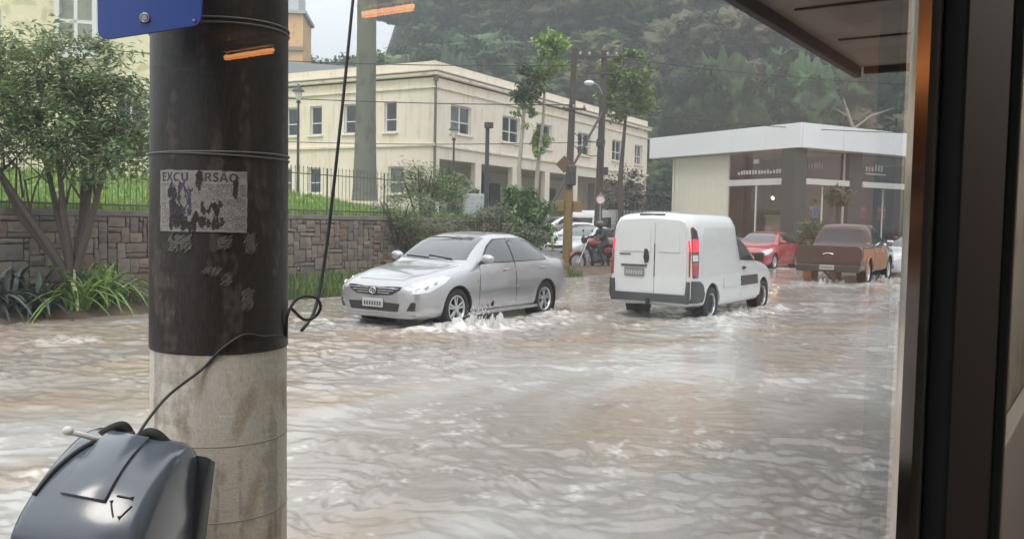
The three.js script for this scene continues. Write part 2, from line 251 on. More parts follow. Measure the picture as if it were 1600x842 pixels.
// ---------------------------------------------------------------- stone retaining wall
{
  const w = thing('stone_wall', 'long low retaining wall of squared brown grey stones with a concrete cap', 'stone wall', null, [RD(0, 1.6).x, 0, RD(0, 1.6).z], TH);
  const S0 = -13.5, S1 = 8.6, H = 1.56, r = rng(77);
  part('mortar', uvBox(box(S1 - S0, H + 0.3, 0.3, (S0 + S1) / 2, H / 2 - 0.15, -0.17)), mat([0.13, 0.115, 0.1], 0.95, { map: rep(texGrain, 0.7, 0.7) }), w);
  part('wall_cap', uvBox(rbox(S1 - S0 - 2.2, 0.1, 0.42, 0.015, (S0 + S1 - 2.2) / 2, H + 0.055, -0.14)), mat([0.2, 0.18, 0.165], 0.9, { map: rep(texStain, 0.5, 0.5) }), w);
  // random squared rubble: fill a fine grid with blocks of mixed sizes
  const cw = 0.085, ch = 0.092, nx = Math.floor((S1 - S0) / cw), ny = 17, used = new Uint8Array(nx * ny);
  const tones = [[0.26, 0.215, 0.185], [0.215, 0.185, 0.165], [0.3, 0.25, 0.21], [0.235, 0.165, 0.135], [0.19, 0.175, 0.16], [0.27, 0.235, 0.185], [0.215, 0.205, 0.15]];
  const mats = tones.map((t) => mat(t.map((v, k) => v * [0.9, 0.86, 0.82][k]), 0.85, { map: rep(texStain, 1.3, 1.3), bumpMap: rep(texGrain, 2, 2), bumpScale: 0.006 }));
  const cache = {}, blocks = [];
  for (let j = 0; j < ny; j++) for (let i = 0; i < nx; i++) {
    if (used[j * nx + i]) continue;
    let bw = 2 + Math.floor(r() * 4), bh = 1 + Math.floor(r() * 2.6); if (r() < 0.2) { bw = 2; bh = 3; }
    bh = Math.min(bh, ny - j); let k = 0; while (k < bw && i + k < nx && !used[j * nx + i + k]) k++; bw = k;
    for (let a = 0; a < bh; a++) for (let b = 0; b < bw; b++) used[(j + a) * nx + i + b] = 1;
    blocks.push([i, j, bw, bh]);
  }
  const stone = (bw, bh, v) => {
    const key = `${bw}_${bh}_${v}`; if (cache[key]) return cache[key];
    const q = rng(bw * 100 + bh * 10 + v), g = new THREE.BoxGeometry(bw * cw - 0.018, bh * ch - 0.018, 0.1, 2, 2, 1), p = g.attributes.position;
    const moved = new Map();
    for (let k = 0; k < p.count; k++) { const id = [p.getX(k), p.getY(k), p.getZ(k)].map((x) => x.toFixed(3)).join(); if (!moved.has(id)) { const edge = (Math.abs(p.getX(k)) > bw * cw * 0.3) + (Math.abs(p.getY(k)) > bh * ch * 0.3); moved.set(id, [(q() - 0.5) * 0.016, (q() - 0.5) * 0.016, p.getZ(k) > 0 ? (q() - 0.5) * 0.022 - edge * 0.011 : 0]); } const m = moved.get(id); p.setXYZ(k, p.getX(k) + m[0], p.getY(k) + m[1], p.getZ(k) + m[2]); }
    return cache[key] = toCreasedNormals(uvBox(g), 0.5);
  };
  const seen = ([i]) => { const s = S0 + i * cw; return Math.abs(s + 5.6) < 3.4 || Math.abs(s - 1.4) < 3.8 ? 0 : 1; };
  blocks.sort((a, b) => seen(a) - seen(b) || a[0] - b[0]);
  const rest = [];
  blocks.forEach(([i, j, bw, bh], k) => {
    const g = stone(bw, bh, k % 3), x = S0 + (i + bw / 2) * cw, y = (j + bh / 2) * ch - 0.005, z = 0.012 + (r() - 0.5) * 0.022;
    const m = mats[Math.floor(r() * (x > 2 ? 7 : 6))];
    if (k < 300) { const o = part('stone', g, m, w); o.position.set(x, y, z); } else (rest[mats.indexOf(m)] ??= []).push(g.clone().translate(x, y, z));
  });
  rest.forEach((l, i) => { part('stones', join(l), mats[i], w).userData.kind = 'stuff'; });
}
// ---------------------------------------------------------------- railing on the wall
{
  const f = thing('garden_railing', 'thin dark green metal railing of upright bars on the stone wall', 'railing', null, [RD(0, 1.75).x, 0, RD(0, 1.75).z], TH);
  const m = mat([0.085, 0.1, 0.07], 0.55), S0 = -11, S1 = 3.6, y0 = 1.66, y1 = 2.68;
  part('rail', box(S1 - S0, 0.022, 0.016, (S0 + S1) / 2, y1 - 0.12, 0), m, f); part('rail', box(S1 - S0, 0.035, 0.02, (S0 + S1) / 2, y0 + 0.1, 0), m, f);
  const g = join([new THREE.CylinderGeometry(0.0065, 0.0065, y1 - y0, 6), new THREE.ConeGeometry(0.016, 0.06, 6).translate(0, (y1 - y0) / 2 + 0.03, 0)]), pg = box(0.028, y1 - y0 + 0.06, 0.028);
  for (let s = S0 + 0.06, k = 0; s < S1; s += 0.118, k++) { const o = part(k % 16 === 8 ? 'post' : 'bar', k % 16 === 8 ? pg : g, m, f); o.position.set(s, (y0 + y1) / 2, 0); }
}
// ---------------------------------------------------------------- cream two-storey building
const creamMat = mat([0.9, 0.79, 0.645], 0.85, { map: rep(texStreak, 0.11, 0.13) }), creamTrim = mat([0.9, 0.8, 0.665], 0.8, { map: rep(texStain, 0.3, 0.3) }), whitePaint = mat([0.72, 0.72, 0.7], 0.5), paneMat = new THREE.MeshPhysicalMaterial({ color: lin(0.85, 0.88, 0.9), transmission: 1, roughness: 0.02, thickness: 0, ior: 1.52 }), roomMat = mat([0.55, 0.5, 0.43], 0.9), tileRoof = mat([0.2, 0.17, 0.15], 0.85, { map: rep(texGrain, 0.5, 0.5) });
// a wall with real openings; rects [x0, x1, y0, y1] in the wall's own plane
function wallWith(w0, w1, y0, y1, rects, depth = 0.3) {
  return uvBox(extrude([[w0, y0], [w1, y0], [w1, y1], [w0, y1]], depth, 0, rects.map(([a, b, c, d]) => [[a, c], [a, d], [b, d], [b, c]])).translate(0, 0, -depth));
}
function sashWindow(parent, place, [x0, x1, y0, y1], opts = {}) { // in the wall's plane, then carried to place
  const g = (x) => x.applyMatrix4(place), w = x1 - x0, h = y1 - y0, cx = (x0 + x1) / 2, cy = (y0 + y1) / 2, z = -0.16, leaves = opts.leaves ?? 2;
  const f = part('window', g(join([box(w - 0.01, 0.07, 0.08, cx, y1 - 0.04, z), box(w - 0.01, 0.07, 0.08, cx, y0 + 0.04, z), box(0.07, h - 0.15, 0.08, x0 + 0.04, cy, z), box(0.07, h - 0.15, 0.08, x1 - 0.04, cy, z), ...(leaves === 2 ? [box(0.1, h - 0.15, 0.07, cx, cy, z)] : []), box(w - 0.15, 0.055, 0.06, cx, y0 + h * 0.42, z)])), opts.frame ?? whitePaint, parent);
  const cols = leaves === 2 ? [[x0 + 0.075, cx - 0.05], [cx + 0.05, x1 - 0.075]] : [[x0 + 0.075, x1 - 0.075]];
  for (const [a, b] of cols) for (const [c, d] of [[y0 + 0.075, y0 + h * 0.42 - 0.03], [y0 + h * 0.42 + 0.03, y1 - 0.075]]) part('pane', g(box(b - a, d - c, 0.015, (a + b) / 2, (c + d) / 2, z - 0.01)), opts.glass ?? paneMat, f);
  part('sill', g(rbox(w + 0.24, 0.09, 0.2, 0.015, cx, y0 - 0.05, 0.02, 1)), creamTrim, f);
}
{
  const b = thing('cream_building', 'cream two storey building with tall sash windows and garages below', 'building', null, [-4, 0, -45], turnTo(0.5, -0.866));
  const right = new THREE.Matrix4(), left = new THREE.Matrix4().makeRotationY(-Math.PI / 2).setPosition(0, 0, 0); // left wall: local x runs along -z of the building... turned so that it faces -x
  // windows of the street front
  const W1 = [[1.4, 3.36], [6.6, 8.6], [10.6, 12.6], [16.3, 18.3], [21.9, 23.7], [26.1, 27.6]].map(([a, c]) => [a, c, 6.08, 7.55]);
  const bays = []; for (let x = 0.45; x < 27; x += 4.0) bays.push([x, x + 3.4, 0.6, 4.68]);
  part('front_wall', wallWith(0, 28.6, 0.2, 8.7, [...W1, ...bays]), creamMat, b);
  W1.forEach((r) => sashWindow(b, right, r));
  bays.forEach(([x0, x1], i) => { const g = part('garage_bay', uvBox(join([box(3.4, 0.12, 4.4, (x0 + x1) / 2, 4.76, -2.5), box(3.4, 5, 0.15, (x0 + x1) / 2, 2.3, -4.7)])), creamMat, b); if (i % 2) part('garage_door', uvBox(box(1.3, 2.3, 0.08, x0 + 1.0, 2.9, -4.58)), mat([0.06, 0.05, 0.045], 0.6), g); });
  part('garage_floor', box(28, 0.3, 4.6, 14, 0.9, -2.4), mat([0.26, 0.25, 0.24], 0.9), b);
  // garden front, looking left
  const faceLeft = new THREE.Matrix4().makeRotationY(-Math.PI / 2); // carries x to z, wall's +z to -x
  const W2 = [[-3.2, -2.4], [-5.9, -5.1], [-8.3, -7.45], [-10.05, -9.25], [-13.2, -12.4], [-16.5, -15.7], [-19.8, -19.0]].map(([a, c]) => [a, c, 6.05, 7.62]);
  const W3 = [[-2.9, -1.9], [-8.4, -7.5], [-10.4, -9.6], [-13.3, -12.4]].map(([a, c]) => [a, c, 2.9, 4.3]);
  part('side_wall', wallWith(-22, -0.31, 0.2, 8.7, [...W2, ...W3]).applyMatrix4(faceLeft), creamMat, b);
  W2.forEach((r) => sashWindow(b, faceLeft, r, { leaves: 1 })); W3.forEach((r) => sashWindow(b, faceLeft, r, { leaves: 1 }));
  // mouldings, parapet, gutter
  const ring = (y, h, out, name, m, p) => part(name, uvBox(join([rbox(28.9 + out, h, 0.12 + out, 0.02, 14.3, y, out / 2, 1), rbox(0.12 + out, h, 22 + out, 0.02, -out / 2, y, -11, 1)])), m, p);
  ring(5.35, 0.14, 0.06, 'string_course', creamTrim, b); ring(8.2, 0.08, 0.05, 'frieze_line', creamTrim, b); ring(8.86, 0.16, 0.2, 'cornice', creamTrim, b); ring(9.0, 0.07, 0.28, 'cornice_edge', mat([0.6, 0.54, 0.45], 0.8), b); 
  part('parapet', uvBox(join([box(28.7, 0.42, 0.25, 14.3, 9.3, -0.15), box(0.25, 0.42, 21.6, 0.13, 9.3, -11.1)])), creamMat, b);
  part('roof', uvBox(extrude([[0.3, 9.05], [28.3, 9.05], [26, 9.7], [3, 9.7]], 21, 0).translate(0, 0, -21.5)), tileRoof, b);
  part('back_wall', box(28.3, 8.8, 0.3, 14.2, 4.5, -21.9), creamMat, b); part('end_wall', box(0.3, 8.8, 21.4, 28.4, 4.5, -11), creamMat, b); part('upper_floor', box(28, 0.1, 16.8, 14.3, 4.9, -13), roomMat, b);
  for (const x of [4.2]) part('room_wall', box(0.1, 3.6, 16, x, 6.9, -12.5), roomMat, b); part('room_wall', box(26.6, 3.6, 0.1, 14.3, 6.9, -4), roomMat, b); part('room_wall', box(0.1, 4.2, 16, 4.2, 2.6, -13), roomMat, b);
  part('downpipe', [rod([-0.07, 8.55, 0.07], [-0.07, 0.5, 0.07], 0.07, 0.07, 10), rbox(0.2, 0.25, 0.2, 0.03, -0.07, 8.6, 0.07)], mat([0.16, 0.13, 0.11], 0.6), b);
  part('chimney', rbox(0.25, 0.7, 0.25, 0.03, 1.4, 9.9, -3), mat([0.15, 0.14, 0.13], 0.8), b);
}
// ---------------------------------------------------------------- yellow apartment house behind the tree, orange tower, far roofs
function house(name, label, pos, turn, w, h, d, wallM, wins, roofM) {
  const t = thing(name, label, 'building', null, pos, turn);
  part('wall', uvBox(join([wallWith(-w / 2, w / 2, 0, h, wins), box(w, h, 0.3, 0, h / 2, -d), box(0.3, h, d - 0.62, -w / 2 + 0.15, h / 2, -d / 2), box(0.3, h, d - 0.62, w / 2 - 0.15, h / 2, -d / 2)])), wallM, t);
  part('room_wall', box(w - 0.8, h - 0.2, 0.1, 0, h / 2, -3.5), roomMat, t);
  for (const r of wins) { const [x0, x1, y0, y1] = r; sashWindow(t, new THREE.Matrix4(), r, { frame: whitePaint }); }
  part('roof', uvBox(join([box(w + 0.6, 0.3, d + 0.6, 0, h + 0.16, -d / 2 + 0.05)])), roofM, t);
  return t;
}
{
  const yellow = mat([0.86, 0.78, 0.52], 0.85, { map: rep(texStain, 0.2, 0.2) }), orange = mat([0.78, 0.5, 0.24], 0.85, { map: rep(texStain, 0.2, 0.2) }), greyRoof = mat([0.4, 0.42, 0.44], 0.8);
  const y = house('yellow_building', 'pale yellow apartment block with white window bay above the left tree', [-29, 1.5, -55], 0.25, 16, 17, 10, yellow, [[-3.4, -2.1, 10.2, 12.2], [-3.4, -2.1, 6.2, 8.2], [4.3, 6.0, 5.2, 7.0]], greyRoof);
  const bay = part('window_bay', join([box(2.3, 0.9, 0.9, 2.2, 9.9, 0.46), box(2.3, 0.3, 0.9, 2.2, 14.9, 0.46), box(0.25, 4.3, 0.9, 1.16, 12.55, 0.46), box(0.25, 4.3, 0.9, 3.24, 12.55, 0.46), box(0.2, 4.3, 0.2, 2.2, 12.55, 0.8), box(1.84, 0.2, 0.2, 2.2, 11.6, 0.8), box(1.84, 0.2, 0.2, 2.2, 13.2, 0.8)]), whitePaint, y);
  for (const x of [1.69, 2.71]) for (const yy of [10.95, 12.4, 13.95]) part('pane', box(0.8, 1.2, 0.03, x, yy, 0.74), paneMat, bay);
  house('orange_tower', 'narrow orange block with grey bands rising behind the dark pole', [-23.2, 0, -84], 0.1, 6.6, 20.4, 6, orange, [], greyRoof);
  const tw = scene.children.at(-1); for (const yy of [9, 12.4, 17.2]) part('band', box(6.8, 0.35, 0.3, 0, yy, 0.1), mat([0.3, 0.24, 0.2], 0.8), tw); part('top_storey', box(5.6, 2.2, 5, 0, 21.8, -3), mat([0.55, 0.57, 0.58], 0.8), tw);
  const far = thing('far_roof', 'grey pitched roof showing between the orange tower and the palm trunk', 'roof', null, [-17.4, 0, -80], 0.3);
  part('roof_slope', extrude([[-4.5, 12.2], [4.5, 12.2], [2.8, 14.3], [-3.2, 14.3]], 5, 0), mat([0.34, 0.36, 0.38], 0.8), far); part('wall', box(8.4, 12.2, 4.6, 0, 6.1, 2.4), mat([0.45, 0.44, 0.42], 0.85), far);
}
// ---------------------------------------------------------------- white-roofed glazed pavilion
{
  const k = thing('glazed_pavilion', 'single storey pavilion with deep white roof edge, cream wall and shop windows', 'building', null, [12.1, 0, -38.7], turnTo(0.857, -0.515));
  const fasciaM = mat([0.84, 0.86, 0.88], 0.45), wallM = mat([0.82, 0.77, 0.63], 0.7), stone = mat([0.07, 0.075, 0.06], 0.6), inM = mat([0.2, 0.15, 0.115], 0.8), frameM = mat([0.68, 0.66, 0.62], 0.45);
  const shopGlass = new THREE.MeshPhysicalMaterial({ color: lin(0.82, 0.8, 0.76), transmission: 1, roughness: 0.02, thickness: 0, ior: 1.5 });
  const L = 13, D = 9.7;
  // fascia of sheet panels
  for (let i = 0; i < 5; i++) { part('fascia_panel', rbox(L / 5 - 0.012, 1.05, 0.1, 0.012, (i + 0.5) * L / 5, 5.525, 0.35, 1), fasciaM, k); part('fascia_panel', rbox(0.1, 1.05, (D + 0.3) / 5 - 0.012, 0.012, -0.05, 5.525, 0.35 - (i + 0.5) * (D + 0.3) / 5, 1), fasciaM, k); }
  part('roof', box(L - 0.1, 0.12, D + 0.2, L / 2, 5.9, -D / 2 + 0.15), fasciaM, k); part('soffit', box(L - 0.1, 0.06, D + 0.2, L / 2, 5.02, -D / 2 + 0.15), mat([0.6, 0.58, 0.55], 0.7), k); part('floor', box(L - 0.2, 1.2, D - 0.8, L / 2 + 0.15, 0.45, -D / 2 - 0.1), mat([0.35, 0.33, 0.3], 0.7), k);
  // cream wall of upright boards on the left face
  for (let i = 0; i < 10; i++) part('wall_board', rbox(0.14, 4.62, 0.368, 0.01, 0.5, 2.66, -4.45 - (i + 0.5) * 0.375, 1), wallM, k);
  part('wall_board', rbox(8, 4.62, 0.14, 0.02, 4.4, 2.66, -8.3, 1), wallM, k); part('back_wall', box(0.14, 4.6, 8.2, 12.4, 2.66, -4.2), inM, k); part('inner_wall', box(11.6, 4.6, 0.12, 6.5, 2.66, -5.6), inM, k);
  // pillars
  for (const [x, z, w, d] of [[0.3, -0.3, 0.75, 0.75], [4.05, -0.3, 0.9, 0.5], [8.6, -0.3, 0.9, 0.5]]) part('pillar', uvBox(rbox(w, 4.66, d, 0.03, x, 2.67, z, 1)), stone, k);
  // window frames and panes: left face, then right face
  const lf = (z0, z1) => { const f = part('shop_window', join([box(0.12, 0.28, z0 - z1, 0.4, 3.61, (z0 + z1) / 2), box(0.1, 4.6, 0.1, 0.4, 2.66, z1 + 0.05), box(0.1, 4.6, 0.1, 0.4, 2.66, z0 - 0.05), box(0.07, 3.1, 0.07, 0.4, 1.9, (z0 + z1) / 2), box(0.1, 0.1, z0 - z1 - 0.2, 0.4, 0.36, (z0 + z1) / 2)]), frameM, k); const zc = (z0 + z1) / 2; part('pane', box(0.02, 1.2, z0 - z1 - 0.2, 0.4, 4.36, zc), shopGlass, f); part('pane', box(0.02, 3.04, (z0 - z1) / 2 - 0.14, 0.4, 1.94, (z0 + zc) / 2 - 0.03), shopGlass, f); part('pane', box(0.02, 3.04, (z0 - z1) / 2 - 0.14, 0.4, 1.94, (z1 + zc) / 2 + 0.03), shopGlass, f); };
  lf(-0.72, -4.4);
  const rf = (x0, x1) => { const xc = (x0 + x1) / 2, f = part('shop_window', join([box(x1 - x0, 0.25, 0.3, xc, 3.6, -0.15), box(0.08, 4.6, 0.08, x0 + 0.04, 2.66, -0.3), box(0.08, 4.6, 0.08, x1 - 0.04, 2.66, -0.3), box(0.06, 3.1, 0.06, xc, 1.9, -0.3)]), frameM, k); part('pane', box(x1 - x0 - 0.18, 1.22, 0.02, xc, 4.36, -0.3), shopGlass, f); for (const s of [-1, 1]) part('pane', box((x1 - x0) / 2 - 0.12, 3.04, 0.02, xc + s * (x1 - x0) / 4, 1.94, -0.3), shopGlass, f); };
  rf(0.7, 3.58); rf(4.52, 8.13); rf(9.07, 12.2);
  // fascia-height shop lettering, too far to read: rows of small raised strokes
  const r = rng(31), ink = mat([0.62, 0.6, 0.56], 0.6); const strokes = (n, len, hgt, put) => { const a = []; for (let i = 0; i < n; i++) { const h = hgt * lerp(0.55, 1, r()); a.push(put((i / n - 0.5) * len + (r() - 0.5) * 0.03, h, len / n * 0.6)); } return join(a); };
  part('shop_lettering', strokes(15, 2.7, 0.2, (u, h, w) => box(0.02, h, w, 0.37, 3.98 + h / 2, -2.5 - u)), ink, k); part('shop_lettering', join([rbox(0.02, 0.2, 0.34, 0.008, 0.37, 4.55, -2.6, 1)]), ink, k);
  part('shop_lettering', strokes(6, 1.0, 0.3, (u, h, w) => box(w, h, 0.02, 1.7 + u, 4.2 + h / 2, -0.27)), mat([0.3, 0.27, 0.24], 0.6), k); part('shop_lettering', strokes(6, 1.3, 0.36, (u, h, w) => box(w, h, 0.02, 5.7 + u, 4.25 + h / 2, -0.27)), mat([0.5, 0.47, 0.43], 0.6), k); part('shop_lettering', box(1.5, 0.06, 0.02, 5.7, 4.12, -0.27), mat([0.5, 0.47, 0.43], 0.6), k);
  // counter and dresser inside
  part('inner_wall', box(0.1, 4.6, 4.9, 4.1, 2.66, -3.2), inM, k);
  const c = thing('shop_counter', 'pale counter inside the pavilion behind its left window', 'counter', null, [12.1, 0, -38.7], turnTo(0.857, -0.515));
  part('front', rbox(0.5, 1.0, 1.7, 0.03, 1.5, 1.56, -1.9), mat([0.5, 0.45, 0.38], 0.7), c); part('top', rbox(0.7, 0.06, 1.8, 0.02, 1.5, 2.09, -1.9), mat([0.6, 0.56, 0.5], 0.4), c);
  for (const [i, [x, z]] of [[1.6, -1.0], [1.6, -1.9], [1.6, -2.7], [2.4, -3.4]].entries()) {
    const p = V(x, 2.95, z).applyAxisAngle(UP, turnTo(0.857, -0.515)).add(V(12.1, 0, -38.7));
    const l = thing('pendant_lamp', ['pendant bulb nearest the corner pillar inside the pavilion', 'second pendant bulb from the corner pillar inside the pavilion', 'third pendant bulb from the corner pillar inside the pavilion', 'pendant bulb deepest inside the pavilion left window'][i], 'lamp', 'pendant bulbs inside the pavilion', [p.x, 0, p.z]);
    part('bulb', new THREE.SphereGeometry(0.07, 14, 10).translate(0, p.y, 0), new THREE.MeshStandardMaterial({ color: 0xffffff, emissive: lin(1, 0.85, 0.6), emissiveIntensity: 2 }), l); part('flex', rod([0, p.y + 0.06, 0], [0, 4.98, 0], 0.012, 0.012, 5), trimDark(), l);
    const pl = new THREE.PointLight(0xffd9a0, 0.5, 0, 2); pl.position.set(0, p.y - 0.09, 0); pl.castShadow = true; l.add(pl); pl.name = 'light';
  }
  // red hanging signs inside, right-hand window
  for (const [i, [x, w]] of [[5.3, 1.0], [6.95, 0.6]].entries()) { const s = thing('red_sign', ['wide red sign board behind the pavilion right window', 'narrow red sign board behind the pavilion right window'][i], 'sign', 'red boards in the pavilion', [12.1, 0, -38.7], turnTo(0.857, -0.515)); part('board', rbox(w, 0.62, 0.05, 0.02, x, 2.35, -0.8), mat([0.5, 0.07, 0.06], 0.5), s); part('white_band', box(w * 0.8, 0.1, 0.012, x, 2.5, -0.768), mat([0.6, 0.4, 0.36], 0.5), s); part('leg', box(0.05, 1.0, 0.05, x, 1.56, -0.83), trimDark(), s); }
}
function trimDark() { return trimDark.m ??= mat([0.04, 0.04, 0.04], 0.6); }
// ---------------------------------------------------------------- wooded hillside
const hillFoot = (x) => -76 - 0.12 * Math.abs(x - 20);
function hillH(x, z) { // rises behind the building, its left shoulder falling to the sky gap
  const d = hillFoot(x) - z, side = smooth(-30, -12, x);
  return 1.5 + (d > 0 ? side * (0.72 * d) : 0) + (d > 0 ? 2.5 * n2(x * 0.03, z * 0.03) * smooth(0, 20, d) : 0);
}
{
  const nx = 80, nz = 50, P = [], C = [], I = [];
  for (let i = 0; i <= nx; i++) for (let j = 0; j <= nz; j++) { const x = lerp(-90, 130, i / nx), z = lerp(-70, -215, j / nz); P.push(x, hillH(x, z) - 0.5, z); const k = 0.8 + 0.4 * n2(x * 0.2, z * 0.2); C.push(0.05 * k, 0.055 * k, 0.03 * k); if (i < nx && j < nz) { const q = i * (nz + 1) + j; I.push(q, q + 1, q + nz + 1, q + 1, q + nz + 2, q + nz + 1); } }
  const g = new THREE.BufferGeometry(); g.setAttribute('position', new THREE.Float32BufferAttribute(P, 3)); g.setAttribute('color', new THREE.Float32BufferAttribute(C, 3)); g.setIndex(I); g.computeVertexNormals(); setting('hill', g, new THREE.MeshPhysicalMaterial({ vertexColors: true, roughness: 0.95, side: THREE.DoubleSide }));
  const r = rng(404), hillLeaf = new THREE.MeshPhysicalMaterial({ vertexColors: true, roughness: 0.9, side: THREE.DoubleSide });
  const crownOf = (seed, n, clumps, rx, ry, rz, leaf, cols) => { const mid = cols[0].map((a, k) => (a + cols[1][k]) / 2); return join([lump(rx * 0.76, ry * 0.76, rz * 0.76, seed * 9, mid), foliage({ seed, n, clumps, rx: rx * 0.92, ry: ry * 0.92, rz: rz * 0.92, hollow: 0.8, round: 0.9, vary: 0.25, spread: 0.7, leaf, aspect: 0.6, keep: (c) => c.y > -ry * 0.75, cols })]); };
  const kinds = [
    crownOf(1, 9500, 70, 4.4, 3.0, 4.4, 0.3, [[0.05, 0.1, 0.035], [0.075, 0.135, 0.045]]),
    crownOf(2, 9500, 60, 5.4, 2.4, 5.0, 0.3, [[0.07, 0.115, 0.045], [0.105, 0.15, 0.06]]),
    crownOf(3, 8500, 60, 3.2, 4.4, 3.2, 0.3, [[0.04, 0.085, 0.035], [0.06, 0.115, 0.045]]),
    crownOf(4, 8000, 60, 4.2, 3.0, 4.2, 0.28, [[0.085, 0.08, 0.045], [0.13, 0.115, 0.065]]),
  ];
  const lists = kinds.map(() => []), q = new THREE.Quaternion(), spots = [];
  for (let k = 0; k < 9000; k++) {
    const x = lerp(-22, 95, r()), d = 110 * r(), z = hillFoot(x) + 2 - d, y = hillH(x, z), s = lerp(0.7, 1.55, r() ** 1.3); if (x < -17 + 5 * r()) continue;
    if (spots.some(([a, b, c, e]) => (a - x) ** 2 + (b - y) ** 2 + (c - z) ** 2 < (2.7 * (s + e)) ** 2 * 0.7)) continue; spots.push([x, y, z, s]);
    const kind = n2(x * 0.05, z * 0.05) > 0.2 && d < 45 ? (r() < 0.55 ? 3 : 1) : [0, 0, 1, 2, 2, 3][Math.floor(r() * 5.3)];
    lists[kind].push([new THREE.Matrix4().compose(V(x, y + lerp(1.5, 4.5, r()) * s, z), q.setFromEuler(new THREE.Euler((r() - 0.5) * 0.3, r() * 6.28, (r() - 0.5) * 0.3)).clone(), V(s, s * lerp(0.85, 1.25, r()), s)), lerp(0.5, 1.4, r()), r()]);
  }
  lists.forEach((list, i) => { const m = new THREE.InstancedMesh(kinds[i], hillLeaf, list.length); list.forEach(([M4, b, c], j) => { m.setMatrixAt(j, M4); m.setColorAt(j, lin(b * lerp(0.9, 1.15, c), b, b * lerp(0.8, 1.1, 1 - c))); }); m.name = numbered('hillside_forest'); m.castShadow = m.receiveShadow = true; m.userData = { kind: 'stuff', label: ['dense dark round crowned forest covering the hillside', 'broad flat crowned trees mixed through the hillside forest', 'tall narrow dark trees mixed through the hillside forest', 'brownish thin crowned trees low on the hillside forest'][i], category: 'forest' }; scene.add(m); });
  console.log('hill trees', lists.map((l) => l.length).join());
}
// ---------------------------------------------------------------- trees that can be told apart
function tree(name, label, group, pos, o) {
  const t = thing(name, label, 'tree', group, pos);
  const trunk = part('trunk', o.trunk.flatMap(([pts, rad]) => taperTube(pts, rad, 9)), o.bark ?? barkMat, t);
  for (const c of o.crowns) part('crown', foliage(c).translate(...(c.at ?? [0, 0, 0])), leafMat, t);
  return t;
}
const barkMat = mat([0.085, 0.066, 0.055], 0.9), barkGrey = mat([0.28, 0.26, 0.23], 0.9), barkPale = mat([0.4, 0.36, 0.3], 0.85);
{ // many-stemmed street tree at the left, in front of the stone wall
  const p = RD(-5.15, 0.75), r = rng(9), trunk = [[[[0, -0.15, 0], [0, 0.55, 0]], [0.17, 0.13]]];
  const tips = [[-1.05, 2.3, 0.3], [-0.55, 2.5, -0.2], [-0.1, 2.4, 0.25], [0.3, 2.6, -0.1], [0.65, 2.5, 0.2], [-1.5, 2.9, 0], [0.05, 3.0, -0.35]];
  for (const [x, y, z] of tips) trunk.push([[[0.02 * x, 0.45, 0.02 * z], [x * 0.22, 0.9, z * 0.3], [x * 0.55, 1.5, z * 0.7], [x, y, z], [x * 1.25, y + 0.6, z * 1.2]], [0.075, 0.062, 0.05, 0.035, 0.015]]);
  for (let i = 0; i < 26; i++) { const [x, y, z] = tips[i % tips.length], k = 0.5 + 0.4 * r(), a = V(x * k, lerp(0.6, y, k), z * k); trunk.push([[a, a.clone().add(V((r() - 0.5) * 0.6, 0.35 + 0.3 * r(), (r() - 0.5) * 0.6)), a.clone().add(V((r() - 0.5) * 1.4, 0.7 + 0.6 * r(), (r() - 0.5) * 1.2))], [0.02, 0.013, 0.005]]); }
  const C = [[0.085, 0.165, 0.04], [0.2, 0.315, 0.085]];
  const st = tree('street_tree', 'leafy many stemmed tree with orange brown foot before the stone wall', null, [p.x, 0.02, p.z], { trunk, crowns: [
    { seed: 21, n: 4600, clumps: 70, rx: 1.0, ry: 0.75, rz: 0.8, spread: 0.34, leaf: 0.12, aspect: 0.36, cols: C, third: [0.26, 0.27, 0.16], at: [-0.05, 3.0, 0] },
    { seed: 22, n: 4000, clumps: 60, rx: 1.15, ry: 1.0, rz: 0.9, spread: 0.34, leaf: 0.12, aspect: 0.36, cols: C, third: [0.26, 0.27, 0.16], at: [-1.45, 3.0, 0.1] },
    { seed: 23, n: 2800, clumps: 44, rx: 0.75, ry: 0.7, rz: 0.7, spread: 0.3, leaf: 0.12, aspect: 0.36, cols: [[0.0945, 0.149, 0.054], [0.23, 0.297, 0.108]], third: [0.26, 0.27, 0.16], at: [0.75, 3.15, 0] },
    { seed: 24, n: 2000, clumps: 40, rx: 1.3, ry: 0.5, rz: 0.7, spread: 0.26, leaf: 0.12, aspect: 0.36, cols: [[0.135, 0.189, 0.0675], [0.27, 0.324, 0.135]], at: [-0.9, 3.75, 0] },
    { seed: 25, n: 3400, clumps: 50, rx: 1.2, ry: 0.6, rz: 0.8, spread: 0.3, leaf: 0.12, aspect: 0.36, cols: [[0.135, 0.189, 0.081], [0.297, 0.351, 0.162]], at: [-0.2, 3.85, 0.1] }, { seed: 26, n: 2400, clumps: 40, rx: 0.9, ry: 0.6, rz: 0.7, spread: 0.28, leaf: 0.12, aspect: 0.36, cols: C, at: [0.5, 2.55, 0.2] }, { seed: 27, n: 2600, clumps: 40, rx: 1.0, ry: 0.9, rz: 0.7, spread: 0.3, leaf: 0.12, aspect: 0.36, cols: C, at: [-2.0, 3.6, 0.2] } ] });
  part('rotten_foot', rod([0, 0.12, 0], [0, 0.52, 0], 0.172, 0.141, 14), mat([0.16, 0.085, 0.045], 0.9, { map: rep(texStain, 2, 2) }), st);
}
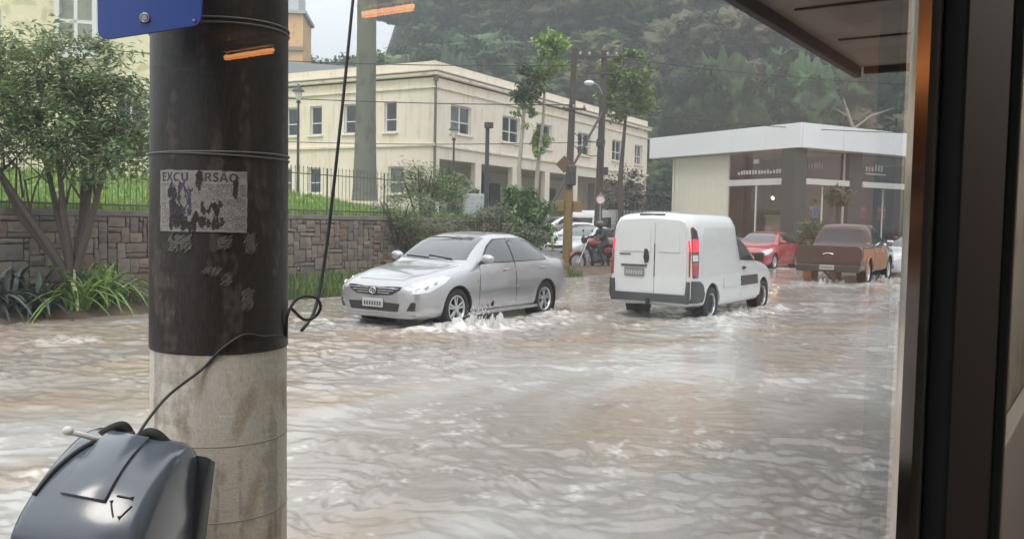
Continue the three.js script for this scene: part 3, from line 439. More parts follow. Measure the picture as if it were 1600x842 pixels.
{ // royal palm: swollen grey trunk, crown far above the frame
  const t = thing('royal_palm', 'tall royal palm with a thick smooth grey trunk before the cream building', 'palm', null, [-6.3, 2.35, -38]);
  const prof = [[0.56, 0], [0.52, 0.35], [0.48, 1.2], [0.43, 3], [0.405, 6], [0.4, 9], [0.37, 12], [0.3, 14], [0.26, 14.8]]; const dense = []; for (let i = 0; i < prof.length - 1; i++) for (let q = 0; q < 8; q++) { const k = q / 8; dense.push([lerp(prof[i][0], prof[i + 1][0], k) + (q === 0 ? 0.012 : 0), lerp(prof[i][1], prof[i + 1][1], k)]); }
  part('trunk', lathe([...dense, [0.24, 14.8], [0, 14.8]], 28), mat([0.185, 0.185, 0.15], 0.9, { map: rep(texStain, 1, 4), bumpMap: rep(texGrain, 3, 6), bumpScale: 0.02 }), t); part('crownshaft', lathe([[0.26, 14.7], [0.3, 15.3], [0.22, 16.6], [0.12, 17.3], [0, 17.4]], 20), mat([0.12, 0.18, 0.06], 0.6), t);
  const r = rng(66); for (let i = 0; i < 16; i++) { const a = i / 16 * 6.28 + r() * 0.2, up = lerp(-0.25, 1.1, (i * 7 % 16) / 16), L = 4.6, spine = []; for (let q = 0; q <= 10; q++) { const k = q / 10, out = L * k * Math.cos(up * 0.6) * (1 - 0.12 * k); spine.push(V(Math.cos(a) * out, 17.0 + Math.sin(up) * L * k * 0.8 - 3.2 * k * k, Math.sin(a) * out)); }
    const P = [], C = []; for (let q = 1; q < 60; q++) { const k = q / 60 * 10, j = Math.min(9, Math.floor(k)), c = spine[j].clone().lerp(spine[j + 1], k - j), dir = spine[j + 1].clone().sub(spine[j]).normalize(), sd = dir.clone().cross(UP).normalize(); for (const s of [-1, 1]) { const l = 0.75 * Math.sin(Math.min(1, q / 60 + 0.15) * Math.PI * 0.9), tip = c.clone().addScaledVector(sd, s * l * 0.8).addScaledVector(dir, l * 0.4).addScaledVector(UP, -l * 0.4), b = c.clone().addScaledVector(dir, 0.05); P.push(...c.toArray(), ...b.toArray(), ...tip.toArray()); const m = 0.8 + 0.4 * r(); for (let z = 0; z < 3; z++) C.push(0.05 * m, 0.085 * m, 0.03 * m); } }
    const g = new THREE.BufferGeometry(); g.setAttribute('position', new THREE.Float32BufferAttribute(P, 3)); g.setAttribute('color', new THREE.Float32BufferAttribute(C, 3)); g.computeVertexNormals(); const f = part('frond', g, leafMat, t); part('rib', tube(spine, 0.03, 12, 5), mat([0.1, 0.12, 0.05], 0.7), f); }
}
// thin young trees before the building, the bright crown behind the second pole
const bright = [[0.15, 0.26, 0.05], [0.3, 0.44, 0.11]];
tree('young_tree', 'thin young tree with a dark tuft, left of the tall dark pole', null, [0.15, 1.4, -36], { bark: barkPale, trunk: [[[[0.15, 0, 0], [0.05, 2.3, 0], [0.2, 4.5, 0], [0.25, 5.9, 0]], [0.11, 0.09, 0.07, 0.03]]], crowns: [{ seed: 31, n: 900, clumps: 16, rx: 0.6, ry: 0.75, rz: 0.6, spread: 0.3, leaf: 0.3, aspect: 0.4, droop: 0.5, cols: [[0.054, 0.101, 0.0338], [0.108, 0.176, 0.054]], at: [0.25, 5.6, 0] }, { seed: 32, n: 160, clumps: 8, rx: 0.7, ry: 0.5, rz: 0.6, spread: 0.2, leaf: 0.26, aspect: 0.4, droop: 0.6, cols: bright, at: [0.3, 4.5, 0] }] });
tree('young_tree', 'taller thin young tree with two leafy tufts beside the tall dark pole', null, [0.85, 1.3, -36.2], { bark: barkPale, trunk: [[[[0, 0, 0], [0.1, 2.4, 0], [0.3, 4.6, 0], [0.35, 7.4, 0]], [0.1, 0.085, 0.06, 0.025]]], crowns: [{ seed: 33, n: 1100, clumps: 18, rx: 0.75, ry: 0.95, rz: 0.7, spread: 0.34, leaf: 0.3, aspect: 0.4, droop: 0.4, cols: bright, at: [0.4, 7.0, 0] }, { seed: 34, n: 300, clumps: 8, rx: 0.35, ry: 0.6, rz: 0.4, spread: 0.22, leaf: 0.3, aspect: 0.35, droop: 0.6, cols: bright, at: [0.15, 3.5, 0] }] });
tree('bright_tree', 'bright yellow green tree crown behind the second utility pole', null, [5.2, 0.8, -43], { bark: barkMat, trunk: [[[[0, 0, 0], [-0.1, 3, 0], [0.1, 6.2, 0]], [0.16, 0.12, 0.06]]], crowns: [{ seed: 35, n: 3400, clumps: 34, rx: 1.25, ry: 1.75, rz: 1.2, spread: 0.42, leaf: 0.32, aspect: 0.45, droop: 0.3, cols: [[0.108, 0.189, 0.027], [0.27, 0.365, 0.054]], at: [0.1, 7.4, 0] }] });
{ // pale dead tree on the hill above the pavilion
  const t = thing('dead_tree', 'bare pale trunk standing on the hillside above the pavilion', 'tree', null, [33, hillH(33, -82) - 0.5, -82]);
  part('trunk', taperTube([[0, 0, 0], [-1.2, 4, 0], [-2.6, 7.5, 0], [-3.2, 9.2, 0]], [0.3, 0.26, 0.16, 0.05], 8), barkPale, t); part('branch', [...taperTube([[-2.2, 6.4, 0], [-0.8, 7.6, 0.3], [1.4, 8.4, 0.2]], [0.12, 0.09, 0.03]), ...taperTube([[-2.6, 7.5, 0], [-4.2, 8.3, 0.3]], [0.1, 0.03])], barkPale, t);
}
// ---------------------------------------------------------------- shrubs
function shrub(name, label, pos, parts, stems = 6, seed = 1) {
  const t = thing(name, label, 'shrub', null, pos), r = rng(seed), st = [];
  const h = Math.max(...parts.map((q) => q.at[1] + q.ry)); for (let i = 0; i < stems; i++) { const a = r() * 6.28, s = parts[0].rx * 0.5; st.push(...taperTube([[0.05 * Math.cos(a), -0.2, 0.05 * Math.sin(a)], [Math.cos(a) * s * 0.5, h * 0.4, Math.sin(a) * s * 0.5], [Math.cos(a) * s, h * 0.85, Math.sin(a) * s]], [0.035, 0.025, 0.008], 5)); }
  part('stems', st, barkMat, t); for (const q of parts) part('foliage', foliage(q).translate(...q.at), leafMat, t); return t;
}
const G1 = [[0.11, 0.16, 0.06], [0.24, 0.3, 0.13]], G2 = [[0.09, 0.17, 0.03], [0.2, 0.32, 0.07]], G3 = [[0.05, 0.075, 0.03], [0.11, 0.14, 0.06]];
{
  const a = RD(5.3, 2.3); shrub('grey_green_shrub', 'tall ragged grey green shrub spilling over the stone wall', [a.x, 1.45, a.z], [{ seed: 41, n: 4200, clumps: 44, rx: 1.15, ry: 0.75, rz: 0.7, spread: 0.3, leaf: 0.13, aspect: 0.22, cols: G1, at: [0, 0.65, 0] }, { seed: 42, n: 1500, clumps: 26, rx: 0.9, ry: 0.45, rz: 0.4, spread: 0.26, leaf: 0.12, aspect: 0.22, cols: G1, at: [0.2, 1.25, 0] }, { seed: 43, n: 2400, clumps: 26, rx: 0.9, ry: 0.8, rz: 0.35, spread: 0.26, leaf: 0.13, aspect: 0.25, cols: [[0.081, 0.101, 0.0405], [0.176, 0.189, 0.081]], at: [0.45, -0.55, 0.6] }], 9, 3);
  const u = RD(3.4, 1.45); shrub('trailing_shrub', 'pale grey green shrub hanging over the wall cap above the silver car mirror', [u.x, 1.2, u.z], [{ seed: 58, n: 2600, clumps: 34, rx: 1.0, ry: 0.6, rz: 0.4, spread: 0.26, leaf: 0.12, aspect: 0.24, cols: G1, at: [0.3, 0.35, 0] }], 6, 16);
  const d = RD(7.9, 1.6); shrub('creeper_shrub', 'dark trailing creeper hanging down the far end of the stone wall', [d.x, 0.9, d.z], [{ seed: 45, n: 4200, clumps: 40, rx: 1.3, ry: 0.75, rz: 0.9, spread: 0.3, leaf: 0.14, aspect: 0.35, cols: G3, at: [0, 0.35, 0] }], 5, 4);
  const e = RD(4.2, 1.25); shrub('wall_foot_shrub', 'olive shrub sprawling down the stone wall face behind the silver car bonnet', [e.x, 0.1, e.z], [{ seed: 56, n: 2600, clumps: 36, rx: 1.5, ry: 0.7, rz: 0.3, spread: 0.24, leaf: 0.11, aspect: 0.3, cols: [[0.101, 0.121, 0.0473], [0.203, 0.216, 0.0945]], at: [0, 0.75, 0] }], 7, 14);
  const h = RD(6.4, 1.3); shrub('wall_foot_shrub', 'dull green shrub against the far end of the stone wall above the silver car roof', [h.x, 0.1, h.z], [{ seed: 57, n: 3000, clumps: 36, rx: 1.4, ry: 0.9, rz: 0.4, spread: 0.26, leaf: 0.13, aspect: 0.3, cols: [[0.0675, 0.0878, 0.0405], [0.149, 0.162, 0.0743]], at: [0, 0.9, 0] }], 7, 15);
  shrub('light_green_shrub', 'light green rounded shrub below the downpipe of the cream building', [-2.3, 2.1, -33], [{ seed: 46, n: 2200, clumps: 24, rx: 0.95, ry: 0.55, rz: 0.8, spread: 0.28, leaf: 0.17, aspect: 0.45, cols: G2, at: [0, 0.65, 0] }], 5, 5);
  shrub('broad_leaf_shrub', 'lush broad leaved green shrub left of the yellow footed pole', [0.35, 0.5, -30], [{ seed: 47, n: 2600, clumps: 26, rx: 0.95, ry: 0.85, rz: 0.8, spread: 0.32, leaf: 0.28, aspect: 0.4, droop: 0.5, cols: [[0.0675, 0.149, 0.0338], [0.149, 0.297, 0.081]], at: [0, 1.1, 0] }, { seed: 48, n: 900, clumps: 12, rx: 0.5, ry: 0.35, rz: 0.5, spread: 0.24, leaf: 0.3, aspect: 0.35, droop: 0.4, cols: [[0.0945, 0.189, 0.0473], [0.203, 0.351, 0.108]], at: [-0.2, 2.0, 0] }], 6, 6);
  shrub('low_hedge_shrub', 'low mixed green shrub on the lawn edge between railing and broad leaved shrub', [-1.2, 1.3, -29], [{ seed: 49, n: 2400, clumps: 30, rx: 1.5, ry: 0.4, rz: 0.8, spread: 0.26, leaf: 0.16, aspect: 0.4, cols: [[0.081, 0.135, 0.0338], [0.203, 0.27, 0.0675]], at: [0, 0.25, 0] }], 5, 7);
  shrub('dark_shrub', 'dark bushy shrub between the cream building end and the pavilion', [6.0, 0.4, -47], [{ seed: 50, n: 4200, clumps: 44, rx: 1.5, ry: 1.9, rz: 1.2, spread: 0.5, leaf: 0.24, aspect: 0.35, cols: [[0.0378, 0.0473, 0.0297], [0.081, 0.0878, 0.054]], at: [0, 2.0, 0] }], 8, 8);
  shrub('dark_shrub', 'dark low shrub behind the round road sign', [8.2, 0.2, -53], [{ seed: 55, n: 4200, clumps: 44, rx: 2.4, ry: 1.9, rz: 1.4, spread: 0.5, leaf: 0.26, aspect: 0.35, cols: [[0.0378, 0.0405, 0.0297], [0.081, 0.0743, 0.054]], at: [0, 2.0, 0] }], 8, 9);
}
// strap-leaf and dark-leaf clumps at the tree's foot: every leaf its own piece
function strapPlant(name, label, pos, n, len, width, cols, seed, group) {
  const t = thing(name, label, 'plant', group, pos), r = rng(seed), mats = cols.map((c) => new THREE.MeshPhysicalMaterial({ color: lin(...c), roughness: 0.5, transmission: 0.2, thickness: 0, side: THREE.DoubleSide }));
  const leaf = (L, arch) => { const P = [], I = [], S = 8; for (let i = 0; i <= S; i++) { const k = i / S, x = L * (0.12 + 0.75 * k) * Math.sin(arch) * k * 1.2, y = L * (k * Math.cos(arch * 0.6) - 0.75 * k * k * k * arch), w = width * Math.sin(Math.PI * clamp(0.12 + 0.88 * k)) ** 0.6 * (1 - 0.25 * k); P.push(x, y + w * 0.25, -w / 2, x, y, 0, x, y + w * 0.25, w / 2); if (i < S) { const q = i * 3; I.push(q, q + 1, q + 3, q + 1, q + 4, q + 3, q + 1, q + 2, q + 4, q + 2, q + 5, q + 4); } } const g = new THREE.BufferGeometry(); g.setAttribute('position', new THREE.Float32BufferAttribute(P, 3)); g.setIndex(I); g.computeVertexNormals(); return g; };
  const shapes = [0.35, 0.6, 0.85, 1.05, 1.25].map((a) => leaf(len, a));
  for (let i = 0; i < n; i++) { const o = part('leaf', shapes[Math.floor(r() * 5)], mats[Math.floor(r() * mats.length)], t); o.rotation.set(0, r() * 6.28, (r() - 0.5) * 0.3); const s = lerp(0.7, 1.2, r()); o.scale.set(s, s, s); o.position.set((r() - 0.5) * 0.3, 0, (r() - 0.5) * 0.3); }
}
const lily = [[0.15, 0.28, 0.04], [0.2, 0.35, 0.06], [0.1, 0.2, 0.035], [0.36, 0.42, 0.16]], dusk = [[0.035, 0.05, 0.035], [0.05, 0.065, 0.05], [0.03, 0.035, 0.03], [0.1, 0.12, 0.1]];
[[-5.3, 0.35, 'strap leaved green plant clump nearest the water under the tree'], [-4.75, 0.6, 'strap leaved green plant clump beside the dark pole edge'], [-5.0, 0.95, 'strap leaved green plant clump tight against the tree foot'], [-4.35, 0.9, 'strap leaved green plant clump half behind the dark pole']].forEach(([s, n, l], i) => { const p = RD(s, n); strapPlant('strap_leaf_plant', l, [p.x, vergeH(s, n) - 0.02, p.z], 44, 0.95, 0.06, lily, 100 + i, 'strap leaved plants at the tree foot'); });
[[-6.3, 0.7, 'dark leaved low clump left of the tree, nearest the wet soil'], [-5.95, 1.05, 'dark leaved clump directly left of the tree foot'], [-6.75, 1.05, 'dark leaved clump farthest left below the stone wall'], [-5.75, 0.55, 'dark leaved clump meeting the green strap leaves']].forEach(([s, n, l], i) => { const p = RD(s, n); strapPlant('dark_leaf_plant', l, [p.x, vergeH(s, n) - 0.02, p.z], 46, 0.85, 0.09, dusk, 120 + i, 'dark leaved plants beside the tree'); });
// ---------------------------------------------------------------- vehicles
const rubber = mat([0.018, 0.018, 0.018], 0.75), trimBlack = mat([0.03, 0.03, 0.032], 0.5), plastic = mat([0.055, 0.056, 0.058], 0.65), chrome = mat([0.75, 0.75, 0.76], 0.12, { metalness: 1 }), alloy = mat([0.62, 0.63, 0.64], 0.28, { metalness: 0.9 });
const carGlass = mat([0.035, 0.04, 0.044], 0.04, { ior: 1.6, clearcoat: 1, clearcoatRoughness: 0.04 });
const lampClear = mat([0.66, 0.68, 0.68], 0.08, { clearcoat: 1, metalness: 0.35 }), lampRed = mat([0.42, 0.016, 0.022], 0.15, { clearcoat: 1 }), lampDark = mat([0.12, 0.02, 0.03], 0.15, { clearcoat: 1 });
const lampLit = new THREE.MeshStandardMaterial({ color: lin(0.5, 0.02, 0.03), emissive: lin(1, 0.03, 0.06), emissiveIntensity: 0.9, roughness: 0.3 });
const underMat = mat([0.012, 0.012, 0.012], 0.9), seatMat = mat([0.1, 0.095, 0.09], 0.9), plateMat = mat([0.45, 0.45, 0.45], 0.5), plateInk = mat([0.08, 0.08, 0.09], 0.6);
const paint = (c, metal = 0, rough = 0.3) => mat(c, rough, { metalness: metal, clearcoat: 1, clearcoatRoughness: 0.06 });

function pchip(xs, ys) { // monotone cubic, so that body lines do not overshoot
  const n = xs.length, h = [], d = [], m = new Array(n).fill(0);
  for (let i = 0; i < n - 1; i++) { h.push(xs[i + 1] - xs[i]); d.push((ys[i + 1] - ys[i]) / h[i]); }
  m[0] = d[0]; m[n - 1] = d[n - 2];
  for (let i = 1; i < n - 1; i++) m[i] = d[i - 1] * d[i] <= 0 ? 0 : (3 * (h[i - 1] + h[i])) / ((2 * h[i] + h[i - 1]) / d[i - 1] + (h[i] + 2 * h[i - 1]) / d[i]);
  return (x) => {
    let i = 0; while (i < n - 2 && x > xs[i + 1]) i++;
    const t = clamp((x - xs[i]) / h[i]), a = t * t, b = a * t;
    return ys[i] * (2 * b - 3 * a + 1) + h[i] * m[i] * (b - 2 * a + t) + ys[i + 1] * (3 * a - 2 * b) + h[i] * m[i + 1] * (b - a);
  };
}
// body shell: rows of [x, bottom y, sill half width, mid y, mid half width, shoulder y, shoulder half width, roof edge y, roof edge half width, top y]
function shell(rows, nx = 96, seg = 22) {
  const xs = rows.map((r) => r[0]), f = Array.from({ length: 9 }, (_, k) => pchip(xs, rows.map((r) => r[k + 1])));
  const stations = []; const x0 = xs[0], x1 = xs.at(-1);
  for (let i = 0; i <= nx; i++) { const t = i / nx, e = t < 0.12 ? t * t / 0.24 : t > 0.88 ? 1 - 0.06 - ((1 - t) ** 2 / 0.24 - 0.06) - 0 : t - 0.06; stations.push(t); }
  // denser towards both ends
  const X = stations.map((t) => lerp(x0, x1, 0.5 - 0.5 * Math.cos(Math.PI * t) * (0.55 + 0.45 * Math.abs(Math.cos(Math.PI * t)))));
  const P = [], I = [], M = seg * 2;
  for (const x of X) {
    const [yb, ws, ym, wm, yh, wh, yr, wr, yt] = f.map((q) => q(x));
    const curve = new THREE.CatmullRomCurve3([V(0, yb, 0), V(Math.max(ws - 0.1, ws * 0.6), yb, 0), V(ws, yb + Math.min(0.07, (ym - yb) * 0.35), 0), V(wm, ym, 0), V(wh, yh, 0), V(wr, yr, 0), V(wr * 0.55, lerp(yr, yt, 0.78), 0), V(0, yt, 0)], false, 'centripetal');
    const half = []; const spans = 7, per = seg / spans;
    for (let k = 0; k <= seg; k++) { const p = curve.getPoint(k / seg); half.push([Math.max(0, p.x), p.y]); }
    half[0][0] = 0; half[seg][0] = 0;
    for (let k = 0; k <= seg; k++) P.push(x, half[k][1], half[k][0]);
    for (let k = seg - 1; k > 0; k--) P.push(x, half[k][1], -half[k][0]);
  }
  for (let i = 0; i < nx; i++) for (let k = 0; k < M; k++) { const a = i * M + k, b = i * M + (k + 1) % M, c = a + M, d = b + M; I.push(a, c, b, b, c, d); }
  for (const [row, flip] of [[0, false], [nx, true]]) {
    let y = 0; for (let k = 0; k < M; k++) y += P[(row * M + k) * 3 + 1] / M; const c = P.length / 3; P.push(X[row], y, 0);
    for (let k = 0; k < M; k++) { const a = row * M + k, b = row * M + (k + 1) % M; flip ? I.push(a, c, b) : I.push(a, b, c); }
  }
  const g = new THREE.BufferGeometry(); g.setAttribute('position', new THREE.Float32BufferAttribute(P, 3)); g.setIndex(I); g.computeVertexNormals();
  // make sure faces look outward
  const p = g.attributes.position; let vol = 0; const a = V(), b = V(), c = V();
  for (let i = 0; i < I.length; i += 3) { a.fromBufferAttribute(p, I[i]); b.fromBufferAttribute(p, I[i + 1]); c.fromBufferAttribute(p, I[i + 2]); vol += a.dot(b.cross(c)); }
  if (vol < 0) { for (let i = 0; i < I.length; i += 3) [I[i], I[i + 1]] = [I[i + 1], I[i]]; g.setIndex(I); g.computeVertexNormals(); }
  return g;
}
const evaluator = new Evaluator(); evaluator.attributes = ['position', 'normal']; evaluator.useGroups = false;
function carve(g, cutters) {
  let a = new Brush(g); a.updateMatrixWorld();
  for (const c of cutters) { c.deleteAttribute('uv'); const b = new Brush(c); b.updateMatrixWorld(); a = evaluator.evaluate(a, b, SUBTRACTION); }
  return a.geometry;
}
function projector(g) {
  const bvh = new MeshBVH(g.index ? g.clone() : mergeVertices(g)), ray = new THREE.Ray();
  const dirs = { 'z+': [0, 0, -1], 'z-': [0, 0, 1], 'x-': [1, 0, 0], 'x+': [-1, 0, 0], 'y+': [0, -1, 0] };
  return (axis, a, b) => {
    const d = V(...dirs[axis]), o = axis[0] === 'z' ? V(a, b, 0) : axis[0] === 'x' ? V(0, b, a) : V(a, 0, b);
    ray.origin.copy(o).addScaledVector(d, -12); if (axis[0] === 'x') ray.origin.x = d.x > 0 ? -12 : 12; ray.direction.copy(d);
    const h = bvh.raycastFirst(ray, THREE.DoubleSide); if (!h) return null;
    const n = h.face.normal.clone(); if (n.dot(d) > 0) n.negate(); return { p: h.point, n };
  };
}
// a panel that lies on the body: outline in the body's side, front or top view, raised by `off`, its rim turned inward by `deep`
function panel(proj, axis, poly, off = 0.004, deep = 0.02, edge = 0.09, round = 0) {
  let pts = poly.map((p) => new THREE.Vector2(...p));
  if (round) pts = new THREE.SplineCurve([...pts, pts[0]]).getPoints(poly.length * round).slice(0, -1);
  if (THREE.ShapeUtils.area(pts) < 0) pts.reverse();
  const dense = []; for (let i = 0; i < pts.length; i++) { const a = pts[i], b = pts[(i + 1) % pts.length], k = Math.max(1, Math.ceil(a.distanceTo(b) / edge)); for (let q = 0; q < k; q++) dense.push(a.clone().lerp(b, q / k)); }
  let tris = THREE.ShapeUtils.triangulateShape(dense, []), vs = dense.slice();
  for (let pass = 0; pass < 4; pass++) { // split long inner edges
    const mid = new Map(), out = []; let any = false;
    const key = (i, j) => i < j ? i * 100000 + j : j * 100000 + i;
    const long = (i, j) => vs[i].distanceTo(vs[j]) > edge * 1.5;
    const m = (i, j) => { const k = key(i, j); if (!mid.has(k)) { mid.set(k, vs.length); vs.push(vs[i].clone().lerp(vs[j], 0.5)); } return mid.get(k); };
    for (const [a, b, c] of tris) {
      const L = [long(a, b), long(b, c), long(c, a)], cnt = L.filter(Boolean).length;
      if (!cnt) { out.push([a, b, c]); continue; } any = true;
      if (cnt === 3) { const x = m(a, b), y = m(b, c), z = m(c, a); out.push([a, x, z], [x, b, y], [z, y, c], [x, y, z]); continue; }
      let t = [a, b, c], l = L; while (!(l[0] && !(cnt === 2 && l[2]))) { t = [t[1], t[2], t[0]]; l = [l[1], l[2], l[0]]; if (cnt === 2 && l[0] && l[1]) break; if (cnt === 1 && l[0]) break; }
      const x = m(t[0], t[1]);
      if (cnt === 1) out.push([t[0], x, t[2]], [x, t[1], t[2]]); else { const y = m(t[1], t[2]); out.push([x, t[1], y], [t[0], x, y], [t[0], y, t[2]]); }
    }
    tris = out; if (!any) break;
  }
  const hit = vs.map((v) => proj(axis, v.x, v.y)), ok = hit.map((h) => !!h);
  for (let i = 0; i < vs.length; i++) if (!hit[i]) { let best = -1, bd = 1e9; for (let j = 0; j < vs.length; j++) if (ok[j]) { const d = vs[i].distanceTo(vs[j]); if (d < bd) { bd = d; best = j; } } if (best >= 0) hit[i] = { p: hit[best].p.clone(), n: hit[best].n }; }
  // smooth normals over the panel
  const nrm = vs.map(() => V()); for (const t of tris) for (const i of t) for (const j of t) nrm[i].add(hit[j].n); nrm.forEach((n) => n.normalize());
  const P = [], I = []; vs.forEach((_, i) => { const q = hit[i].p.clone().addScaledVector(nrm[i], off); P.push(q.x, q.y, q.z); });
  const flip = axis === 'z-' || axis === 'x-' || axis === 'y+';
  for (const [a, b, c] of tris) flip ? I.push(a, c, b) : I.push(a, b, c);
  const base = vs.length, nb = dense.length; for (let i = 0; i < nb; i++) { const q = hit[i].p.clone().addScaledVector(nrm[i], off - deep); P.push(P[i * 3], P[i * 3 + 1], P[i * 3 + 2], q.x, q.y, q.z); }
  for (let i = 0; i < nb; i++) { const a = base + i * 2, b = base + ((i + 1) % nb) * 2; flip ? I.push(a, b, a + 1, b, b + 1, a + 1) : I.push(a, a + 1, b, b, a + 1, b + 1); }
  const g = new THREE.BufferGeometry(); g.setAttribute('position', new THREE.Float32BufferAttribute(P, 3)); g.setIndex(I); g.computeVertexNormals(); return g;
}
function wheel(parent, x, y, z, R, W, style, label) { // z > 0: outer face to +z
  const w = new THREE.Group(); w.name = 'wheel'; w.position.set(x, y, z); if (z < 0) w.rotation.y = Math.PI; parent.add(w); if (label) w.userData.label = label;
  const r = R * 0.66, h = W / 2;
  const tyre = lathe([[r, -h * 0.8], [r + 0.02, -h], [R - 0.03, -h], [R - 0.006, -h * 0.75], [R, -h * 0.4], [R, h * 0.4], [R - 0.006, h * 0.75], [R - 0.03, h], [r + 0.02, h], [r, h * 0.8], [r - 0.01, -h * 0.8], [r, -h * 0.8]], 40).rotateX(Math.PI / 2);
  part('tyre', tyre, rubber, w);
  const gs = [lathe([[r, h * 0.85], [r - 0.012, h * 0.95], [r - 0.03, h * 0.6], [r - 0.035, -h * 0.7], [r - 0.01, -h * 0.8]], 40).rotateX(Math.PI / 2)];
  part('brake_disc', new THREE.CylinderGeometry(r * 0.82, r * 0.82, 0.03, 24).rotateX(Math.PI / 2).translate(0, 0, -h * 0.1), underMat, w);
  if (style === 'alloy') { for (let k = 0; k < 10; k++) { const a = k / 10 * Math.PI * 2 + (k % 2 ? -0.12 : 0.12); gs.push(rbox(r * 0.86, 0.032, 0.03, 0.008, r * 0.52, 0, h * 0.6, 1).rotateZ(a)); } gs.push(new THREE.CylinderGeometry(0.05, 0.06, 0.05, 16).rotateX(Math.PI / 2).translate(0, 0, h * 0.62)); }
  else { gs.push(lathe([[0, h * 0.75], [r * 0.3, h * 0.74], [r * 0.45, h * 0.5], [r * 0.75, h * 0.62], [r - 0.02, h * 0.5]], 32).rotateX(Math.PI / 2)); for (let k = 0; k < 8; k++) { const a = k / 8 * Math.PI * 2; gs.push(rbox(0.07, 0.04, 0.02, 0.008, r * 0.64, 0, h * 0.6, 1).rotateZ(a)); } }
  part('rim', gs.map((g) => g), alloy, w);
  return w;
}
const mirrorPoly = (p) => p;
function grow(poly, d) { // outline moved outward by d, for seals and shut gaps
  const c = poly.reduce((a, p) => [a[0] + p[0] / poly.length, a[1] + p[1] / poly.length], [0, 0]);
  return poly.map(([x, y]) => { const l = Math.hypot(x - c[0], y - c[1]); return [x + (x - c[0]) / l * d * 1.3, y + (y - c[1]) / l * d]; });
}
function both(fn) { for (const s of ['z+', 'z-']) fn(s, s === 'z+' ? 1 : -1); }

// saloon body used for the silver car and, shortened, for the other passenger cars
const SEDAN = [
  [0.00, 0.30, 0.40, 0.44, 0.46, 0.60, 0.44, 0.655, 0.34, 0.665],
  [0.03, 0.24, 0.56, 0.42, 0.62, 0.60, 0.60, 0.675, 0.48, 0.695],
  [0.09, 0.21, 0.68, 0.42, 0.735, 0.62, 0.71, 0.70, 0.56, 0.735],
  [0.20, 0.20, 0.765, 0.43, 0.805, 0.655, 0.775, 0.745, 0.60, 0.79],
  [0.42, 0.19, 0.81, 0.45, 0.85, 0.72, 0.815, 0.815, 0.63, 0.86],
  [0.80, 0.19, 0.83, 0.48, 0.872, 0.81, 0.83, 0.89, 0.66, 0.925],
  [1.15, 0.19, 0.835, 0.50, 0.878, 0.87, 0.84, 0.945, 0.675, 0.975],
  [1.32, 0.19, 0.838, 0.51, 0.88, 0.895, 0.838, 0.985, 0.675, 1.02],
  [1.60, 0.19, 0.838, 0.52, 0.88, 0.915, 0.832, 1.15, 0.645, 1.195],
  [1.88, 0.19, 0.838, 0.52, 0.88, 0.925, 0.832, 1.30, 0.60, 1.345],
  [2.12, 0.19, 0.838, 0.52, 0.88, 0.935, 0.832, 1.372, 0.575, 1.425],
  [2.50, 0.19, 0.838, 0.53, 0.88, 0.945, 0.834, 1.415, 0.565, 1.475],
  [2.90, 0.19, 0.838, 0.54, 0.88, 0.955, 0.838, 1.412, 0.56, 1.475],
  [3.20, 0.19, 0.838, 0.55, 0.88, 0.965, 0.84, 1.375, 0.555, 1.435],
  [3.45, 0.19, 0.838, 0.56, 0.88, 0.975, 0.838, 1.30, 0.555, 1.36],
  [3.72, 0.20, 0.835, 0.57, 0.878, 0.985, 0.828, 1.175, 0.575, 1.225],
  [3.98, 0.21, 0.825, 0.58, 0.872, 0.985, 0.81, 1.075, 0.605, 1.115],
  [4.20, 0.23, 0.80, 0.58, 0.85, 0.975, 0.79, 1.055, 0.62, 1.09],
  [4.38, 0.26, 0.76, 0.57, 0.81, 0.955, 0.74, 1.035, 0.60, 1.07],
  [4.48, 0.30, 0.68, 0.56, 0.74, 0.93, 0.65, 1.005, 0.52, 1.03],
  [4.535, 0.36, 0.54, 0.56, 0.60, 0.86, 0.53, 0.93, 0.42, 0.945],
];
